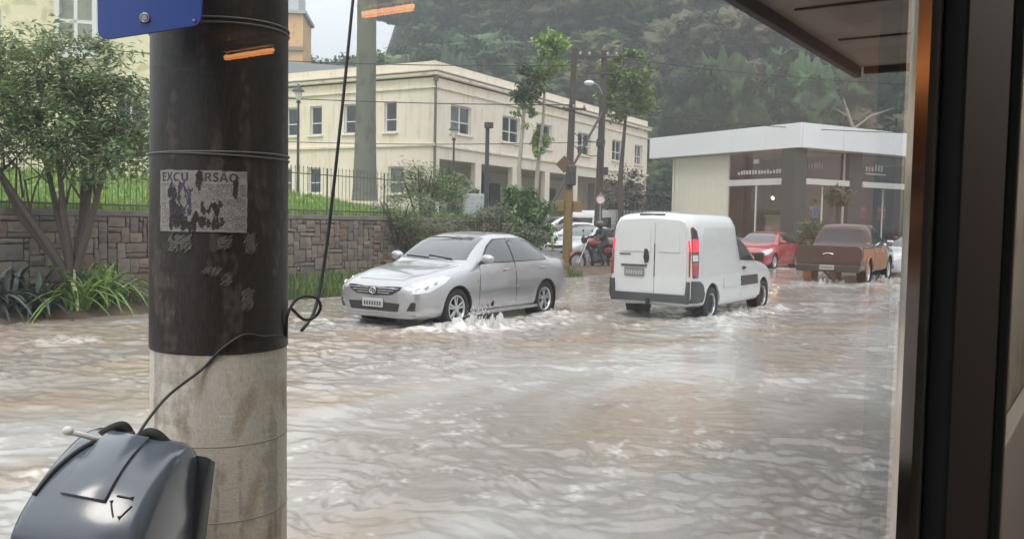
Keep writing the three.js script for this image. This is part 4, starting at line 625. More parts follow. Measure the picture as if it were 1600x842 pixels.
function saloon(name, label, group, front, rear, y, opts) {
  // front, rear: where the axles' near ends stand; the car's +z side is the one towards `side`
  const dir = rear.clone().sub(front).normalize(), t = thing(name, label, 'car', group, [front.x, y, front.z], turnTo(dir.x, dir.z));
  const ax = opts.axle ?? [0.95, 3.55], R = 0.315, zw = 0.755, sx = -ax[0], rows = opts.rows ?? SEDAN, near = opts.near ?? 1;
  const ox = -ax[0], oz = -near * zw; // the near front wheel's foot is the group's origin
  const raw = shell(rows);
  const cut = []; for (const x of ax) for (const s of [1, -1]) cut.push(new THREE.CylinderGeometry(R + 0.045, R + 0.045, 0.34, 36).rotateX(Math.PI / 2).translate(x, R, s * (0.88 - 0.1)));
  const proj = projector(raw), body = carve(raw, cut);
  const shift = (g) => (Array.isArray(g) ? join(g) : g).translate(ox, 0, oz), add = (n, g, m, p = t, l) => part(n, shift(g), m, p, l);
  const pm = opts.paint;
  add('body', body, pm);
  const topOf = (x, z) => proj('y+', x, z);
  // wheel housings, floor
  for (const x of ax) for (const s of [1, -1]) add('wheel_arch', lathe([[R + 0.04, -0.16], [R + 0.04, 0.075], [R + 0.03, 0.078], [R + 0.03, -0.16], [0.02, -0.16]], 30).rotateX(Math.PI / 2).scale(1, 1, s).translate(x, R, s * (0.88 - 0.1)), underMat);
  for (const x of ax) for (const s of [1, -1]) { const w = wheel(t, x + ox, R, s * zw + oz, R, 0.2, opts.rims ?? 'alloy'); if (s < 0) w.rotation.y = Math.PI; }
  if (opts.simple) { /* small in the picture: main glass, lamps, plates only */ }
  // glass
  const ws = opts.windscreen ?? [[1.34, 0], [1.36, 0.36], [1.42, 0.655], [1.62, 0.615], [1.86, 0.575], [2.06, 0.535], [2.09, 0.3], [2.1, 0]];
  add('windscreen', panel(proj, 'y+', [...ws, ...ws.slice(1, -1).reverse().map(([a, b]) => [a, -b])], 0.006, 0.02, 0.08), carGlass);
  const rw = opts.rearScreen ?? [[3.32, 0], [3.33, 0.47], [3.6, 0.51], [3.86, 0.56], [3.92, 0.3], [3.93, 0]];
  add('rear_window', panel(proj, 'y+', [...rw, ...rw.slice(1, -1).reverse().map(([a, b]) => [a, -b])], 0.006, 0.02, 0.08), carGlass);
  const sw = opts.sideWindows ?? [[[1.63, 1.0], [1.99, 1.255], [2.2, 1.335], [2.52, 1.365], [2.53, 1.0]], [[2.575, 1.0], [2.57, 1.368], [2.95, 1.355], [3.22, 1.295], [3.42, 1.185], [3.57, 1.03], [3.55, 1.005]]];
  both((s) => { for (const p of sw) { const o = add('side_window', panel(proj, s, p, 0.009, 0.02, 0.08), carGlass); add('window_seal', panel(proj, s, grow(p, 0.028), 0.006, 0.02, 0.08), trimBlack, o); } });
  const doors = opts.doors ?? [[[1.5, 0.27], [1.5, 0.62], [1.56, 0.97], [2.545, 0.985], [2.545, 0.27]], [[2.57, 0.27], [2.57, 0.985], [3.62, 1.0], [3.66, 0.82], [3.5, 0.7], [3.3, 0.62], [3.16, 0.45], [3.12, 0.27]]];
  both((s, k) => {
    for (const [i, p] of doors.entries()) {
      const d = add('door', panel(proj, s, p, 0.005, 0.03, 0.1), pm); add('shut_gap', panel(proj, s, grow(p, 0.009), 0.0015, 0.02, 0.1), underMat, d);
      const hx = i ? Math.min(p[2][0] - 0.22, 3.42) : p[2][0] + 0.75, h = proj(s, hx, 0.87); if (h) add('handle', rbox(0.17, 0.034, 0.035, 0.012, hx, 0.875, h.p.z + k * 0.012), pm, d);
    }
    if (opts.molding !== false) for (const [a, b] of [[1.58, 2.52], [2.6, 3.12]]) add('side_moulding', panel(proj, s, [[a, 0.545], [b, 0.575], [b, 0.635], [a, 0.605]], 0.024, 0.03, 0.1), pm);
    const m = proj(s, 1.62, 1.0); if (m) { const g = new THREE.SphereGeometry(1, 16, 12).scale(0.075, 0.075, 0.125).translate(1.62, 1.06, m.p.z + k * 0.14); const o = add('door_mirror', g, pm); add('mirror_foot', rbox(0.07, 0.035, 0.1, 0.012, 1.62, 1.0, m.p.z + k * 0.05), trimBlack, o); }
    add('sill', rbox(2.05, 0.05, 0.03, 0.01, 2.25, 0.215, k * 0.85), pm);
  });
  // bonnet and boot shut lines, as raised lids
  add('bonnet', panel(proj, 'y+', [[0.17, 0.42], [0.5, 0.6], [1.2, 0.665], [1.27, 0.3], [1.27, -0.3], [1.2, -0.665], [0.5, -0.6], [0.17, -0.42], [0.13, 0]], 0.005, 0.02, 0.09), pm);
  add('boot_lid', panel(proj, 'y+', [[3.99, 0.56], [4.36, 0.56], [4.4, 0], [4.36, -0.56], [3.99, -0.56]], 0.005, 0.02, 0.1), pm);
  // head and tail lamps
  const hl = opts.headlamp ?? [[0.05, 0.575], [0.3, 0.6], [0.62, 0.715], [0.8, 0.805], [0.66, 0.815], [0.42, 0.782], [0.14, 0.715]];
  both((s, k) => {
    const l = add('headlamp', panel(proj, s, hl, 0.006, 0.03, 0.06), lampClear);
    if (!opts.simple) { for (const [x, y, r] of [[0.26, 0.665, 0.05], [0.44, 0.72, 0.045]]) { const h = proj(s, x, y); if (h) add('lamp_bowl', new THREE.SphereGeometry(r, 14, 10).scale(1, 1, 0.35).translate(h.p.x, h.p.y, h.p.z + k * 0.004), chrome, l); } }
    add('tail_lamp', panel(proj, s, [[4.2, 0.8], [4.5, 0.8], [4.5, 0.93], [4.25, 0.95]], 0.006, 0.02, 0.06), opts.tail ?? lampRed);
    const f = proj(s, 1.35, 0.62); if (f && !opts.simple) add('side_repeater', rbox(0.05, 0.025, 0.02, 0.008, 1.36, 0.72, f.p.z - k * 0.004), mat([0.5, 0.35, 0.15], 0.2), t);
  });
  // face: upper grille, intake, fog recesses, plate
  const front_ = (name_, poly, m, off = 0.006, p = t) => add(name_, panel(proj, 'x-', poly, off, 0.03, 0.06), m, p);
  const grille = front_('grille', [[-0.52, 0.675], [-0.49, 0.62], [-0.34, 0.55], [0, 0.53], [0.34, 0.55], [0.49, 0.62], [0.52, 0.675], [0.3, 0.672], [0.12, 0.655], [0, 0.64], [-0.12, 0.655], [-0.3, 0.672]], trimBlack, 0.004);
  if (!opts.simple) {
    for (const y of [0.645, 0.61, 0.575]) for (const k of [-1, 1]) { const pts = []; for (let q = 0; q <= 6; q++) { const z = k * lerp(0.09, 0.47 - (0.645 - y) * 2.2, q / 6), h = proj('x-', z, y); if (h) pts.push(V(h.p.x - 0.012, y, z)); } if (pts.length > 2) add('grille_bar', tube(pts, 0.0055, 10, 5), chrome, grille); }
    const e = proj('x-', 0, 0.605); for (const [a, b, r] of [[0.062, 0.044, 0.007], [0.026, 0.042, 0.006], [0.05, 0.018, 0.006]]) { const pts = []; for (let q = 0; q < 20; q++) pts.push(V(e.p.x - 0.025, 0.605 + Math.sin(q / 20 * 6.283) * b + (a === 0.05 ? 0.018 : 0), Math.cos(q / 20 * 6.283) * a)); add('emblem', tube(pts, r, 30, 5, true), chrome, grille); }
    add('emblem_ground', new THREE.CylinderGeometry(0.06, 0.06, 0.014, 20).rotateZ(Math.PI / 2).scale(1, 0.72, 1).translate(e.p.x - 0.012, 0.605, 0), trimBlack, grille);
  }
  front_('air_intake', [[-0.5, 0.43], [-0.46, 0.31], [0.46, 0.31], [0.5, 0.43], [0.2, 0.44], [-0.2, 0.44]], trimBlack, 0.003);
  for (const k of [1, -1]) front_('fog_lamp_recess', [[k * 0.6, 0.33], [k * 0.72, 0.33], [k * 0.735, 0.45], [k * 0.68, 0.46]], trimBlack, 0.003);
  const pz = proj('x-', 0, 0.42), pl = add('number_plate', rbox(0.016, 0.13, 0.4, 0.006, pz.p.x - 0.02, 0.425, 0), plateMat);
  add('plate_marks', Array.from({ length: 7 }, (_, i) => box(0.004, 0.06, 0.03, pz.p.x - 0.0295, 0.415, (i - 3) * 0.05)).reduce((a, b) => mergeGeometries([a, b])), plateInk, pl);
  add('front_lip', panel(proj, 'x-', [[-0.66, 0.225], [0.66, 0.225], [0.7, 0.265], [-0.7, 0.265]], 0.02, 0.03, 0.08), pm);
  if (!opts.simple) { // wipers
    for (const [z0, z1] of [[-0.05, -0.56], [0.42, -0.1]]) { const pts = []; for (let q = 0; q <= 6; q++) { const z = lerp(z0, z1, q / 6), h = topOf(1.37 + 0.06 * q / 6, z); pts.push(h.p.clone().add(V(0, 0.016, 0))); } add('wiper', tube(pts, 0.008, 12, 5), trimBlack); }
  }
  const b = body; return { t, proj, add };
}
const silver = paint([0.43, 0.425, 0.44], 0.55, 0.27);
{
  const dir = V(-0.545, 0, 0.839), f = V(-0.9, 0, -13.64), r = f.clone().addScaledVector(dir, -2.6);
  saloon('silver_sedan', 'silver four door saloon car ploughing through the flood towards the shop', null, f, r, -0.05, { paint: silver });
}
// ---------------------------------------------------------------- white panel van, seen from behind
{
  const rows = [
    [0.00, 0.34, 0.42, 0.50, 0.50, 0.68, 0.48, 0.72, 0.36, 0.735], [0.05, 0.27, 0.60, 0.50, 0.66, 0.70, 0.64, 0.77, 0.50, 0.79], [0.20, 0.24, 0.74, 0.50, 0.77, 0.76, 0.74, 0.85, 0.60, 0.875],
    [0.50, 0.23, 0.79, 0.52, 0.81, 0.85, 0.78, 0.93, 0.66, 0.96], [0.95, 0.23, 0.805, 0.55, 0.82, 0.93, 0.79, 1.00, 0.68, 1.04], [1.25, 0.23, 0.81, 0.56, 0.825, 0.97, 0.79, 1.17, 0.66, 1.22],
    [1.60, 0.23, 0.81, 0.56, 0.825, 0.98, 0.79, 1.38, 0.62, 1.44], [1.90, 0.23, 0.81, 0.56, 0.825, 0.99, 0.795, 1.47, 0.61, 1.54], [2.12, 0.23, 0.81, 0.57, 0.825, 1.00, 0.80, 1.51, 0.62, 1.58],
    [2.22, 0.23, 0.81, 0.58, 0.825, 1.02, 0.805, 1.66, 0.67, 1.73], [2.34, 0.23, 0.81, 0.58, 0.825, 1.03, 0.808, 1.77, 0.705, 1.85], [2.50, 0.23, 0.81, 0.58, 0.825, 1.03, 0.81, 1.795, 0.715, 1.89],
    [3.40, 0.24, 0.81, 0.58, 0.825, 1.03, 0.81, 1.80, 0.72, 1.90], [4.05, 0.28, 0.81, 0.60, 0.825, 1.04, 0.81, 1.785, 0.72, 1.885], [4.26, 0.30, 0.81, 0.60, 0.82, 1.04, 0.805, 1.755, 0.71, 1.85], [4.34, 0.32, 0.80, 0.60, 0.81, 1.04, 0.79, 1.72, 0.69, 1.80], [4.375, 0.34, 0.77, 0.60, 0.785, 1.04, 0.765, 1.68, 0.66, 1.755],
  ];
  const R = 0.3, ax = [0.76, 3.48], zw = 0.73, rear = V(3.41, 0, -15.5), dirF = V(0.559, 0, -0.829);
  const t = thing('panel_van', 'white panel van with a lit tail lamp driving away through the flood', 'van', null, [rear.x, -0.05, rear.z], turnTo(-dirF.x, -dirF.z));
  // the near rear wheel is on the van's right-hand side: local -z looks to the camera side here
  t.scale.z = 0.93;
  const ox = -ax[1], oz = zw, shift = (g) => (Array.isArray(g) ? join(g) : g).translate(ox, 0, oz), add = (n, g, m, p = t, l) => part(n, shift(g), m, p, l);
  const white = paint([0.64, 0.65, 0.645], 0, 0.33);
  const raw = shell(rows, 110), proj = projector(raw), cut = [];
  for (const x of ax) for (const s of [1, -1]) cut.push(new THREE.CylinderGeometry(R + 0.05, R + 0.05, 0.34, 36).rotateX(Math.PI / 2).translate(x, R + 0.02, s * 0.73));
  add('body', carve(raw, cut), white);
  for (const x of ax) for (const s of [1, -1]) { add('wheel_arch', lathe([[R + 0.045, -0.16], [R + 0.045, 0.06], [R + 0.035, 0.062], [R + 0.035, -0.16], [0.02, -0.16]], 30).rotateX(Math.PI / 2).scale(1, 1, s).translate(x, R + 0.02, s * 0.73), underMat); wheel(t, x + ox, R, s * zw + oz, R, 0.19, 'steel'); }
  // rear doors: the left one wider, with plate recess and handle
  const back = (n, poly, m, off, p, l, deep = 0.02) => add(n, panel(proj, 'x+', poly, off, deep, 0.1), m, p, l);
  const dl = back('rear_door', [[0.7, 0.5], [0.705, 1.1], [0.655, 1.6], [0.6, 1.665], [-0.075, 1.69], [-0.075, 0.5]], white, 0.016), dr = back('rear_door', [[-0.09, 0.5], [-0.09, 1.69], [-0.6, 1.665], [-0.655, 1.6], [-0.705, 1.1], [-0.7, 0.5]], white, 0.016);
  back('pressed_panel', [[0.58, 1.2], [0.585, 1.5], [0.54, 1.58], [0.02, 1.6], [0.0, 1.55], [0.0, 1.2]], white, 0.03, dl); back('pressed_panel', [[-0.17, 1.2], [-0.17, 1.58], [-0.52, 1.56], [-0.56, 1.5], [-0.57, 1.2]], white, 0.03, dr);
  back('handle', [[0.04, 1.02], [0.02, 1.1], [0.05, 1.24], [0.11, 1.25], [0.13, 1.1], [0.1, 1.0]], trimBlack, 0.036, dl, null, 0.03); back('door_gap', [[-0.074, 0.78], [-0.074, 1.34], [-0.091, 1.34], [-0.091, 0.78]], trimBlack, 0.022);
  back('plate_light_bar', [[0.58, 0.945], [0.58, 0.975], [0.06, 0.975], [0.06, 0.945]], plastic, 0.04, dl, null, 0.03);
  const hp = proj('x+', 0.3, 0.85), pl = add('number_plate', rbox(0.014, 0.14, 0.4, 0.005, hp.p.x + 0.034, 0.85, 0.31), mat([0.2, 0.2, 0.205], 0.4), dl);
  add('plate_marks', join(Array.from({ length: 7 }, (_, i) => box(0.003, 0.065, 0.028, hp.p.x + 0.0425, 0.84, 0.31 + (i - 3) * 0.05))), mat([0.45, 0.45, 0.45], 0.5), pl);
  for (const y of [1.14]) back('trim_line', [[0.62, y], [0.62, y + 0.02], [0.4, y + 0.02], [0.4, y]], plastic, 0.03, dl);
  add('high_brake_lamp', rbox(0.05, 0.035, 0.5, 0.01, 4.3, 1.825, 0.02), mat([0.09, 0.08, 0.08], 0.3));
  // black rear bumper wraps round the corners
  back('rear_bumper', [[-0.76, 0.36], [0.76, 0.36], [0.76, 0.49], [-0.76, 0.49]], plastic, 0.06, t, null, 0.09);
  for (const k of [1, -1]) { back('bumper_corner', [[k * 0.66, 0.37], [k * 0.775, 0.37], [k * 0.775, 0.72], [k * 0.725, 0.72], [k * 0.7, 0.5]], plastic, 0.05, t, null, 0.08); add('bumper_end', panel(proj, k > 0 ? 'z+' : 'z-', [[4.365, 0.37], [3.96, 0.37], [3.9, 0.5], [3.98, 0.66], [4.12, 0.72], [4.365, 0.73]], 0.035, 0.06, 0.08), plastic); }
  for (const k of [1, -1]) {
    const s = k > 0 ? 'z+' : 'z-';
    const side = (n, poly, m, off, p) => add(n, panel(proj, s, poly, off, 0.02, 0.08), m, p);
    const tl = side('tail_lamp', [[4.345, 0.78], [4.15, 0.78], [4.12, 1.0], [4.125, 1.38], [4.18, 1.56], [4.3, 1.63], [4.345, 1.6]], lampDark, 0.012);
    side('lit_brake_lamp', [[4.34, 1.22], [4.15, 1.22], [4.15, 1.4], [4.33, 1.42]], k < 0 ? lampLit : lampRed, 0.018, tl); side('reversing_lamp', [[4.34, 1.06], [4.16, 1.06], [4.16, 1.16], [4.34, 1.16]], lampClear, 0.018, tl); side('lamp_lens', [[4.34, 0.82], [4.17, 0.82], [4.15, 1.03], [4.34, 1.03]], lampRed, 0.016, tl); side('lamp_cap', [[4.33, 1.45], [4.15, 1.43], [4.2, 1.55], [4.3, 1.61]], trimBlack, 0.016, tl);
    back('lamp_edge', [[k * 0.75, 0.8], [k * 0.778, 0.8], [k * 0.765, 1.2], [k * 0.74, 1.3]], lampRed, 0.014);
    back('lit_lamp_edge', [[k * 0.742, 1.22], [k * 0.768, 1.22], [k * 0.745, 1.4], [k * 0.722, 1.4]], lampLit, 0.02);
    const d = side('door', [[1.02, 0.33], [0.98, 0.55], [1.14, 0.72], [1.2, 0.95], [2.06, 0.97], [2.1, 0.33]], white, 0.006);
    side('side_window', [[1.24, 1.0], [1.62, 1.33], [1.85, 1.43], [2.04, 1.45], [2.1, 1.03]], carGlass, 0.008); side('handle', [[1.86, 0.86], [2.02, 0.86], [2.02, 0.91], [1.86, 0.91]], trimBlack, 0.03, d);
    side('rub_strip', [[1.16, 0.56], [2.08, 0.56], [2.08, 0.74], [1.2, 0.74]], plastic, 0.02, d); side('rub_strip', [[2.14, 0.56], [2.95, 0.56], [3.0, 0.74], [2.14, 0.74]], white, 0.012); side('side_panel', [[2.3, 0.82], [3.95, 0.82], [3.9, 1.62], [2.42, 1.62]], white, 0.008);
    side('headlamp', [[0.12, 0.62], [0.4, 0.7], [0.42, 0.8], [0.2, 0.76]], lampClear, 0.006);
    const m = proj(s, 1.3, 1.0); const dm = add('door_mirror', rbox(0.1, 0.17, 0.2, 0.04, 1.3, 1.08, m.p.z + k * 0.12), trimBlack);
  }
  add('windscreen', panel(proj, 'y+', [[1.02, -0.6], [1.0, 0], [1.02, 0.6], [1.75, 0.55], [1.78, 0], [1.75, -0.55]], 0.006, 0.02, 0.1), carGlass);
  add('tow_bar', [rod([4.3, 0.36, 0.0], [4.48, 0.34, 0], 0.025), box(0.05, 0.1, 0.05, 4.47, 0.37, 0)], underMat);
}
// ---------------------------------------------------------------- dark brown pickup
{
  const rows = [
    [0.00, 0.45, 0.55, 0.65, 0.62, 0.90, 0.60, 0.98, 0.50, 1.00], [0.08, 0.36, 0.76, 0.62, 0.82, 0.92, 0.78, 1.04, 0.60, 1.07], [0.30, 0.34, 0.85, 0.62, 0.90, 0.96, 0.86, 1.08, 0.68, 1.12], [1.10, 0.34, 0.88, 0.66, 0.92, 1.02, 0.88, 1.13, 0.70, 1.17],
    [1.45, 0.34, 0.88, 0.66, 0.92, 1.05, 0.88, 1.22, 0.70, 1.27], [2.05, 0.34, 0.88, 0.66, 0.92, 1.07, 0.88, 1.66, 0.64, 1.72], [2.50, 0.34, 0.88, 0.66, 0.92, 1.08, 0.88, 1.72, 0.63, 1.79], [3.20, 0.34, 0.88, 0.66, 0.92, 1.09, 0.88, 1.71, 0.62, 1.78], [3.42, 0.34, 0.88, 0.66, 0.92, 1.10, 0.88, 1.60, 0.64, 1.66], [3.52, 0.36, 0.88, 0.66, 0.92, 1.10, 0.89, 1.16, 0.80, 1.17],
    [3.60, 0.36, 0.88, 0.66, 0.92, 1.10, 0.90, 1.135, 0.83, 1.14], [5.05, 0.42, 0.88, 0.70, 0.92, 1.10, 0.90, 1.135, 0.83, 1.14], [5.16, 0.44, 0.86, 0.70, 0.90, 1.09, 0.88, 1.125, 0.81, 1.13],
  ];
  const R = 0.37, ax = [0.98, 4.05], zw = 0.77, dirF = V(0.545, 0, -0.838), back0 = V(9.05, 0, -25.6);
  const t = thing('pickup_truck', 'dark brown double cab pickup with a tan window reflection painted on its sides, splashing past the glazed pavilion', 'pickup truck', null, [back0.x, -0.05, back0.z], turnTo(-dirF.x, -dirF.z));
  const ox = -5.16, shift = (g) => (Array.isArray(g) ? join(g) : g).translate(ox, 0, 0), add = (n, g, m, p = t, l) => part(n, shift(g), m, p, l);
  const brown = paint([0.062, 0.028, 0.022], 0.1, 0.4), paintedReflection = mat([0.45, 0.19, 0.08], 0.5);  // tan on flanks and arches is the window-glass reflection over the truck, painted in
  const raw = shell(rows, 110), proj = projector(raw), cut = [];
  for (const x of ax) for (const s of [1, -1]) cut.push(new THREE.CylinderGeometry(R + 0.07, R + 0.07, 0.36, 36).rotateX(Math.PI / 2).translate(x, R + 0.03, s * 0.8));
  add('body', carve(raw, cut), brown);
  for (const x of ax) for (const s of [1, -1]) { add('wheel_arch', lathe([[R + 0.065, -0.16], [R + 0.065, 0.09], [R + 0.05, 0.095], [R + 0.05, -0.16], [0.02, -0.16]], 26).rotateX(Math.PI / 2).scale(1, 1, s).translate(x, R + 0.03, s * 0.8), paintedReflection); wheel(t, x + ox, R, s * zw, R, 0.24, 'alloy'); }
  const back = (n, poly, m, off, p, deep = 0.02) => add(n, panel(proj, 'x+', poly, off, deep, 0.12), m, p);
  const tg = back('tailgate', [[-0.68, 0.64], [0.68, 0.64], [0.7, 1.1], [-0.7, 1.1]], brown, 0.014);
  const e = proj('x+', 0, 0.9), pts = []; for (let q = 0; q <= 8; q++) pts.push([e.p.x + 0.03, 0.9 + 0.035 * Math.sin(q / 8 * Math.PI), lerp(-0.14, 0.14, q / 8)]); add('emblem', tube(pts, 0.016, 14, 6), chrome, tg);
  add('rear_bumper', rbox(0.16, 0.2, 1.76, 0.04, 5.2, 0.5, 0), trimBlack); const np = add('number_plate', rbox(0.014, 0.13, 0.4, 0.005, 5.29, 0.53, 0), plateMat); add('plate_marks', join(Array.from({ length: 7 }, (_, i) => box(0.003, 0.06, 0.03, 5.2985, 0.53, (i - 3) * 0.05))), plateInk, np);
  back('rear_window', [[-0.56, 1.22], [0.56, 1.22], [0.53, 1.6], [-0.53, 1.6]], carGlass, 0.01);
  add('windscreen', panel(proj, 'y+', [[1.48, -0.62], [1.48, 0.62], [1.98, 0.57], [1.98, -0.57]], 0.006, 0.02, 0.1), carGlass);
  for (const k of [1, -1]) {
    const s = k > 0 ? 'z+' : 'z-', side = (n, poly, m, off, p) => add(n, panel(proj, s, poly, off, 0.02, 0.12), m, p);
    side('tail_lamp', [[5.14, 0.72], [5.0, 0.72], [4.98, 1.08], [5.14, 1.08]], lampDark, 0.01);
    const d1 = side('door', [[1.5, 0.42], [1.5, 1.05], [2.46, 1.07], [2.46, 0.42]], paintedReflection, 0.006), d2 = side('door', [[2.5, 0.42], [2.5, 1.07], [3.4, 1.08], [3.4, 0.42]], paintedReflection, 0.006);
    side('handle', [[2.2, 0.95], [2.4, 0.95], [2.4, 1.0], [2.2, 1.0]], chrome, 0.03, d1); side('handle', [[3.1, 0.96], [3.3, 0.96], [3.3, 1.01], [3.1, 1.01]], chrome, 0.03, d2);
    side('side_window', [[1.66, 1.15], [2.06, 1.56], [2.46, 1.63], [2.46, 1.15]], carGlass, 0.008); side('side_window', [[2.52, 1.15], [2.52, 1.63], [3.2, 1.61], [3.36, 1.5], [3.38, 1.15]], carGlass, 0.008);
    side('bed_side', [[3.56, 0.5], [3.56, 1.06], [4.96, 1.06], [4.96, 0.72], [4.6, 0.72], [4.4, 0.86], [3.75, 0.86], [3.6, 0.7]], paintedReflection, 0.006);
    add('wheel_flare', new THREE.TorusGeometry(R + 0.075, 0.035, 8, 26, Math.PI).translate(4.05, R + 0.03, k * 0.92), paintedReflection);
    add('door_mirror', rbox(0.1, 0.2, 0.22, 0.05, 1.72, 1.2, k * 1.03), chrome);
  }
  add('tow_hook', [rod([5.2, 0.42, 0.1], [5.34, 0.22, -0.16], 0.03)], underMat);
}
// ---------------------------------------------------------------- red car coming on, white parked cars
{
  const red = paint([0.46, 0.03, 0.045], 0, 0.32), whiteP = paint([0.72, 0.73, 0.74], 0, 0.35), darkRed = paint([0.2, 0.03, 0.035], 0, 0.35);
  saloon('red_car', 'red saloon car coming on between the white van and the pickup', null, V(9.9, 0, -34.0), V(11.4, 0, -36.15), -0.05, { paint: red, simple: true, rims: 'steel' });
  saloon('white_parked_car', 'white hatchback parked behind the yellow footed pole, nose to the left', null, V(1.75, 0, -41.0), V(4.2, 0, -41.9), 0.15, { paint: whiteP, simple: true, rims: 'steel' });
  saloon('silver_parked_car', 'pale silver car queued behind the motorcycle rider', null, V(3.0, 0, -37.2), V(4.6, 0, -39.3), 0.0, { paint: paint([0.55, 0.55, 0.56], 0.2, 0.3), simple: true, rims: 'steel' });
  saloon('white_queued_car', 'white car queued farthest up the side street before the cream building', null, V(1.6, 0, -46.5), V(4.1, 0, -47.2), 0.5, { paint: whiteP, simple: true, rims: 'steel' });
  saloon('red_far_car', 'dark red car at the right edge beyond the pickup', null, V(17.2, 0, -37.3), V(19.3, 0, -38.9), 0.15, { paint: darkRed, simple: true, rims: 'steel' });
  saloon('pale_far_car', 'white car half hidden at the right edge beside the pickup nose', null, V(13.6, 0, -30.4), V(15.9, 0, -31.6), -0.05, { paint: whiteP, simple: true, rims: 'steel' });
}
{ // white box truck farther back
  const t = thing('white_truck', 'white cab truck parked far back beside the round road sign', 'truck', null, [4.15, 0.2, -46.5], turnTo(0.75, -0.66));
  const whiteP = paint([0.72, 0.73, 0.74], 0, 0.4), cab = extrude([[-0.9, 0.35], [-0.95, 1.0], [-0.72, 1.75], [-0.5, 2.0], [0.75, 2.05], [0.8, 0.35]], 1.7, 0.04).translate(0, 0, -0.85);
  part('cab', cab, whiteP, t); part('cargo_box', rbox(3.2, 1.5, 1.8, 0.05, 2.5, 1.35, 0), whiteP, t); part('chassis', box(4.6, 0.25, 0.8, 1.7, 0.42, 0), underMat, t);
  part('windscreen', extrude([[-0.98, 1.08], [-0.79, 1.66], [-0.765, 1.655], [-0.955, 1.075]], 1.5, 0).translate(0, 0, -0.75), carGlass, t); for (const k of [1, -1]) { part('side_window', extrude([[-0.74, 1.1], [-0.58, 1.66], [0.4, 1.7], [0.4, 1.1]], 0.02, 0).translate(0, 0, k * 0.9 - 0.01), carGlass, t); part('headlamp', rbox(0.06, 0.18, 0.3, 0.02, -0.96, 0.72, k * 0.58), lampClear, t); }
  part('grille', rbox(0.04, 0.2, 0.7, 0.02, -0.97, 0.72, 0), trimBlack, t); part('front_bumper', rbox(0.16, 0.24, 1.75, 0.05, -0.98, 0.45, 0), plastic, t);
  for (const x of [-0.2, 3.1]) for (const k of [1, -1]) wheel(t, x, 0.38, k * 0.72, 0.38, 0.22, 'steel');
}
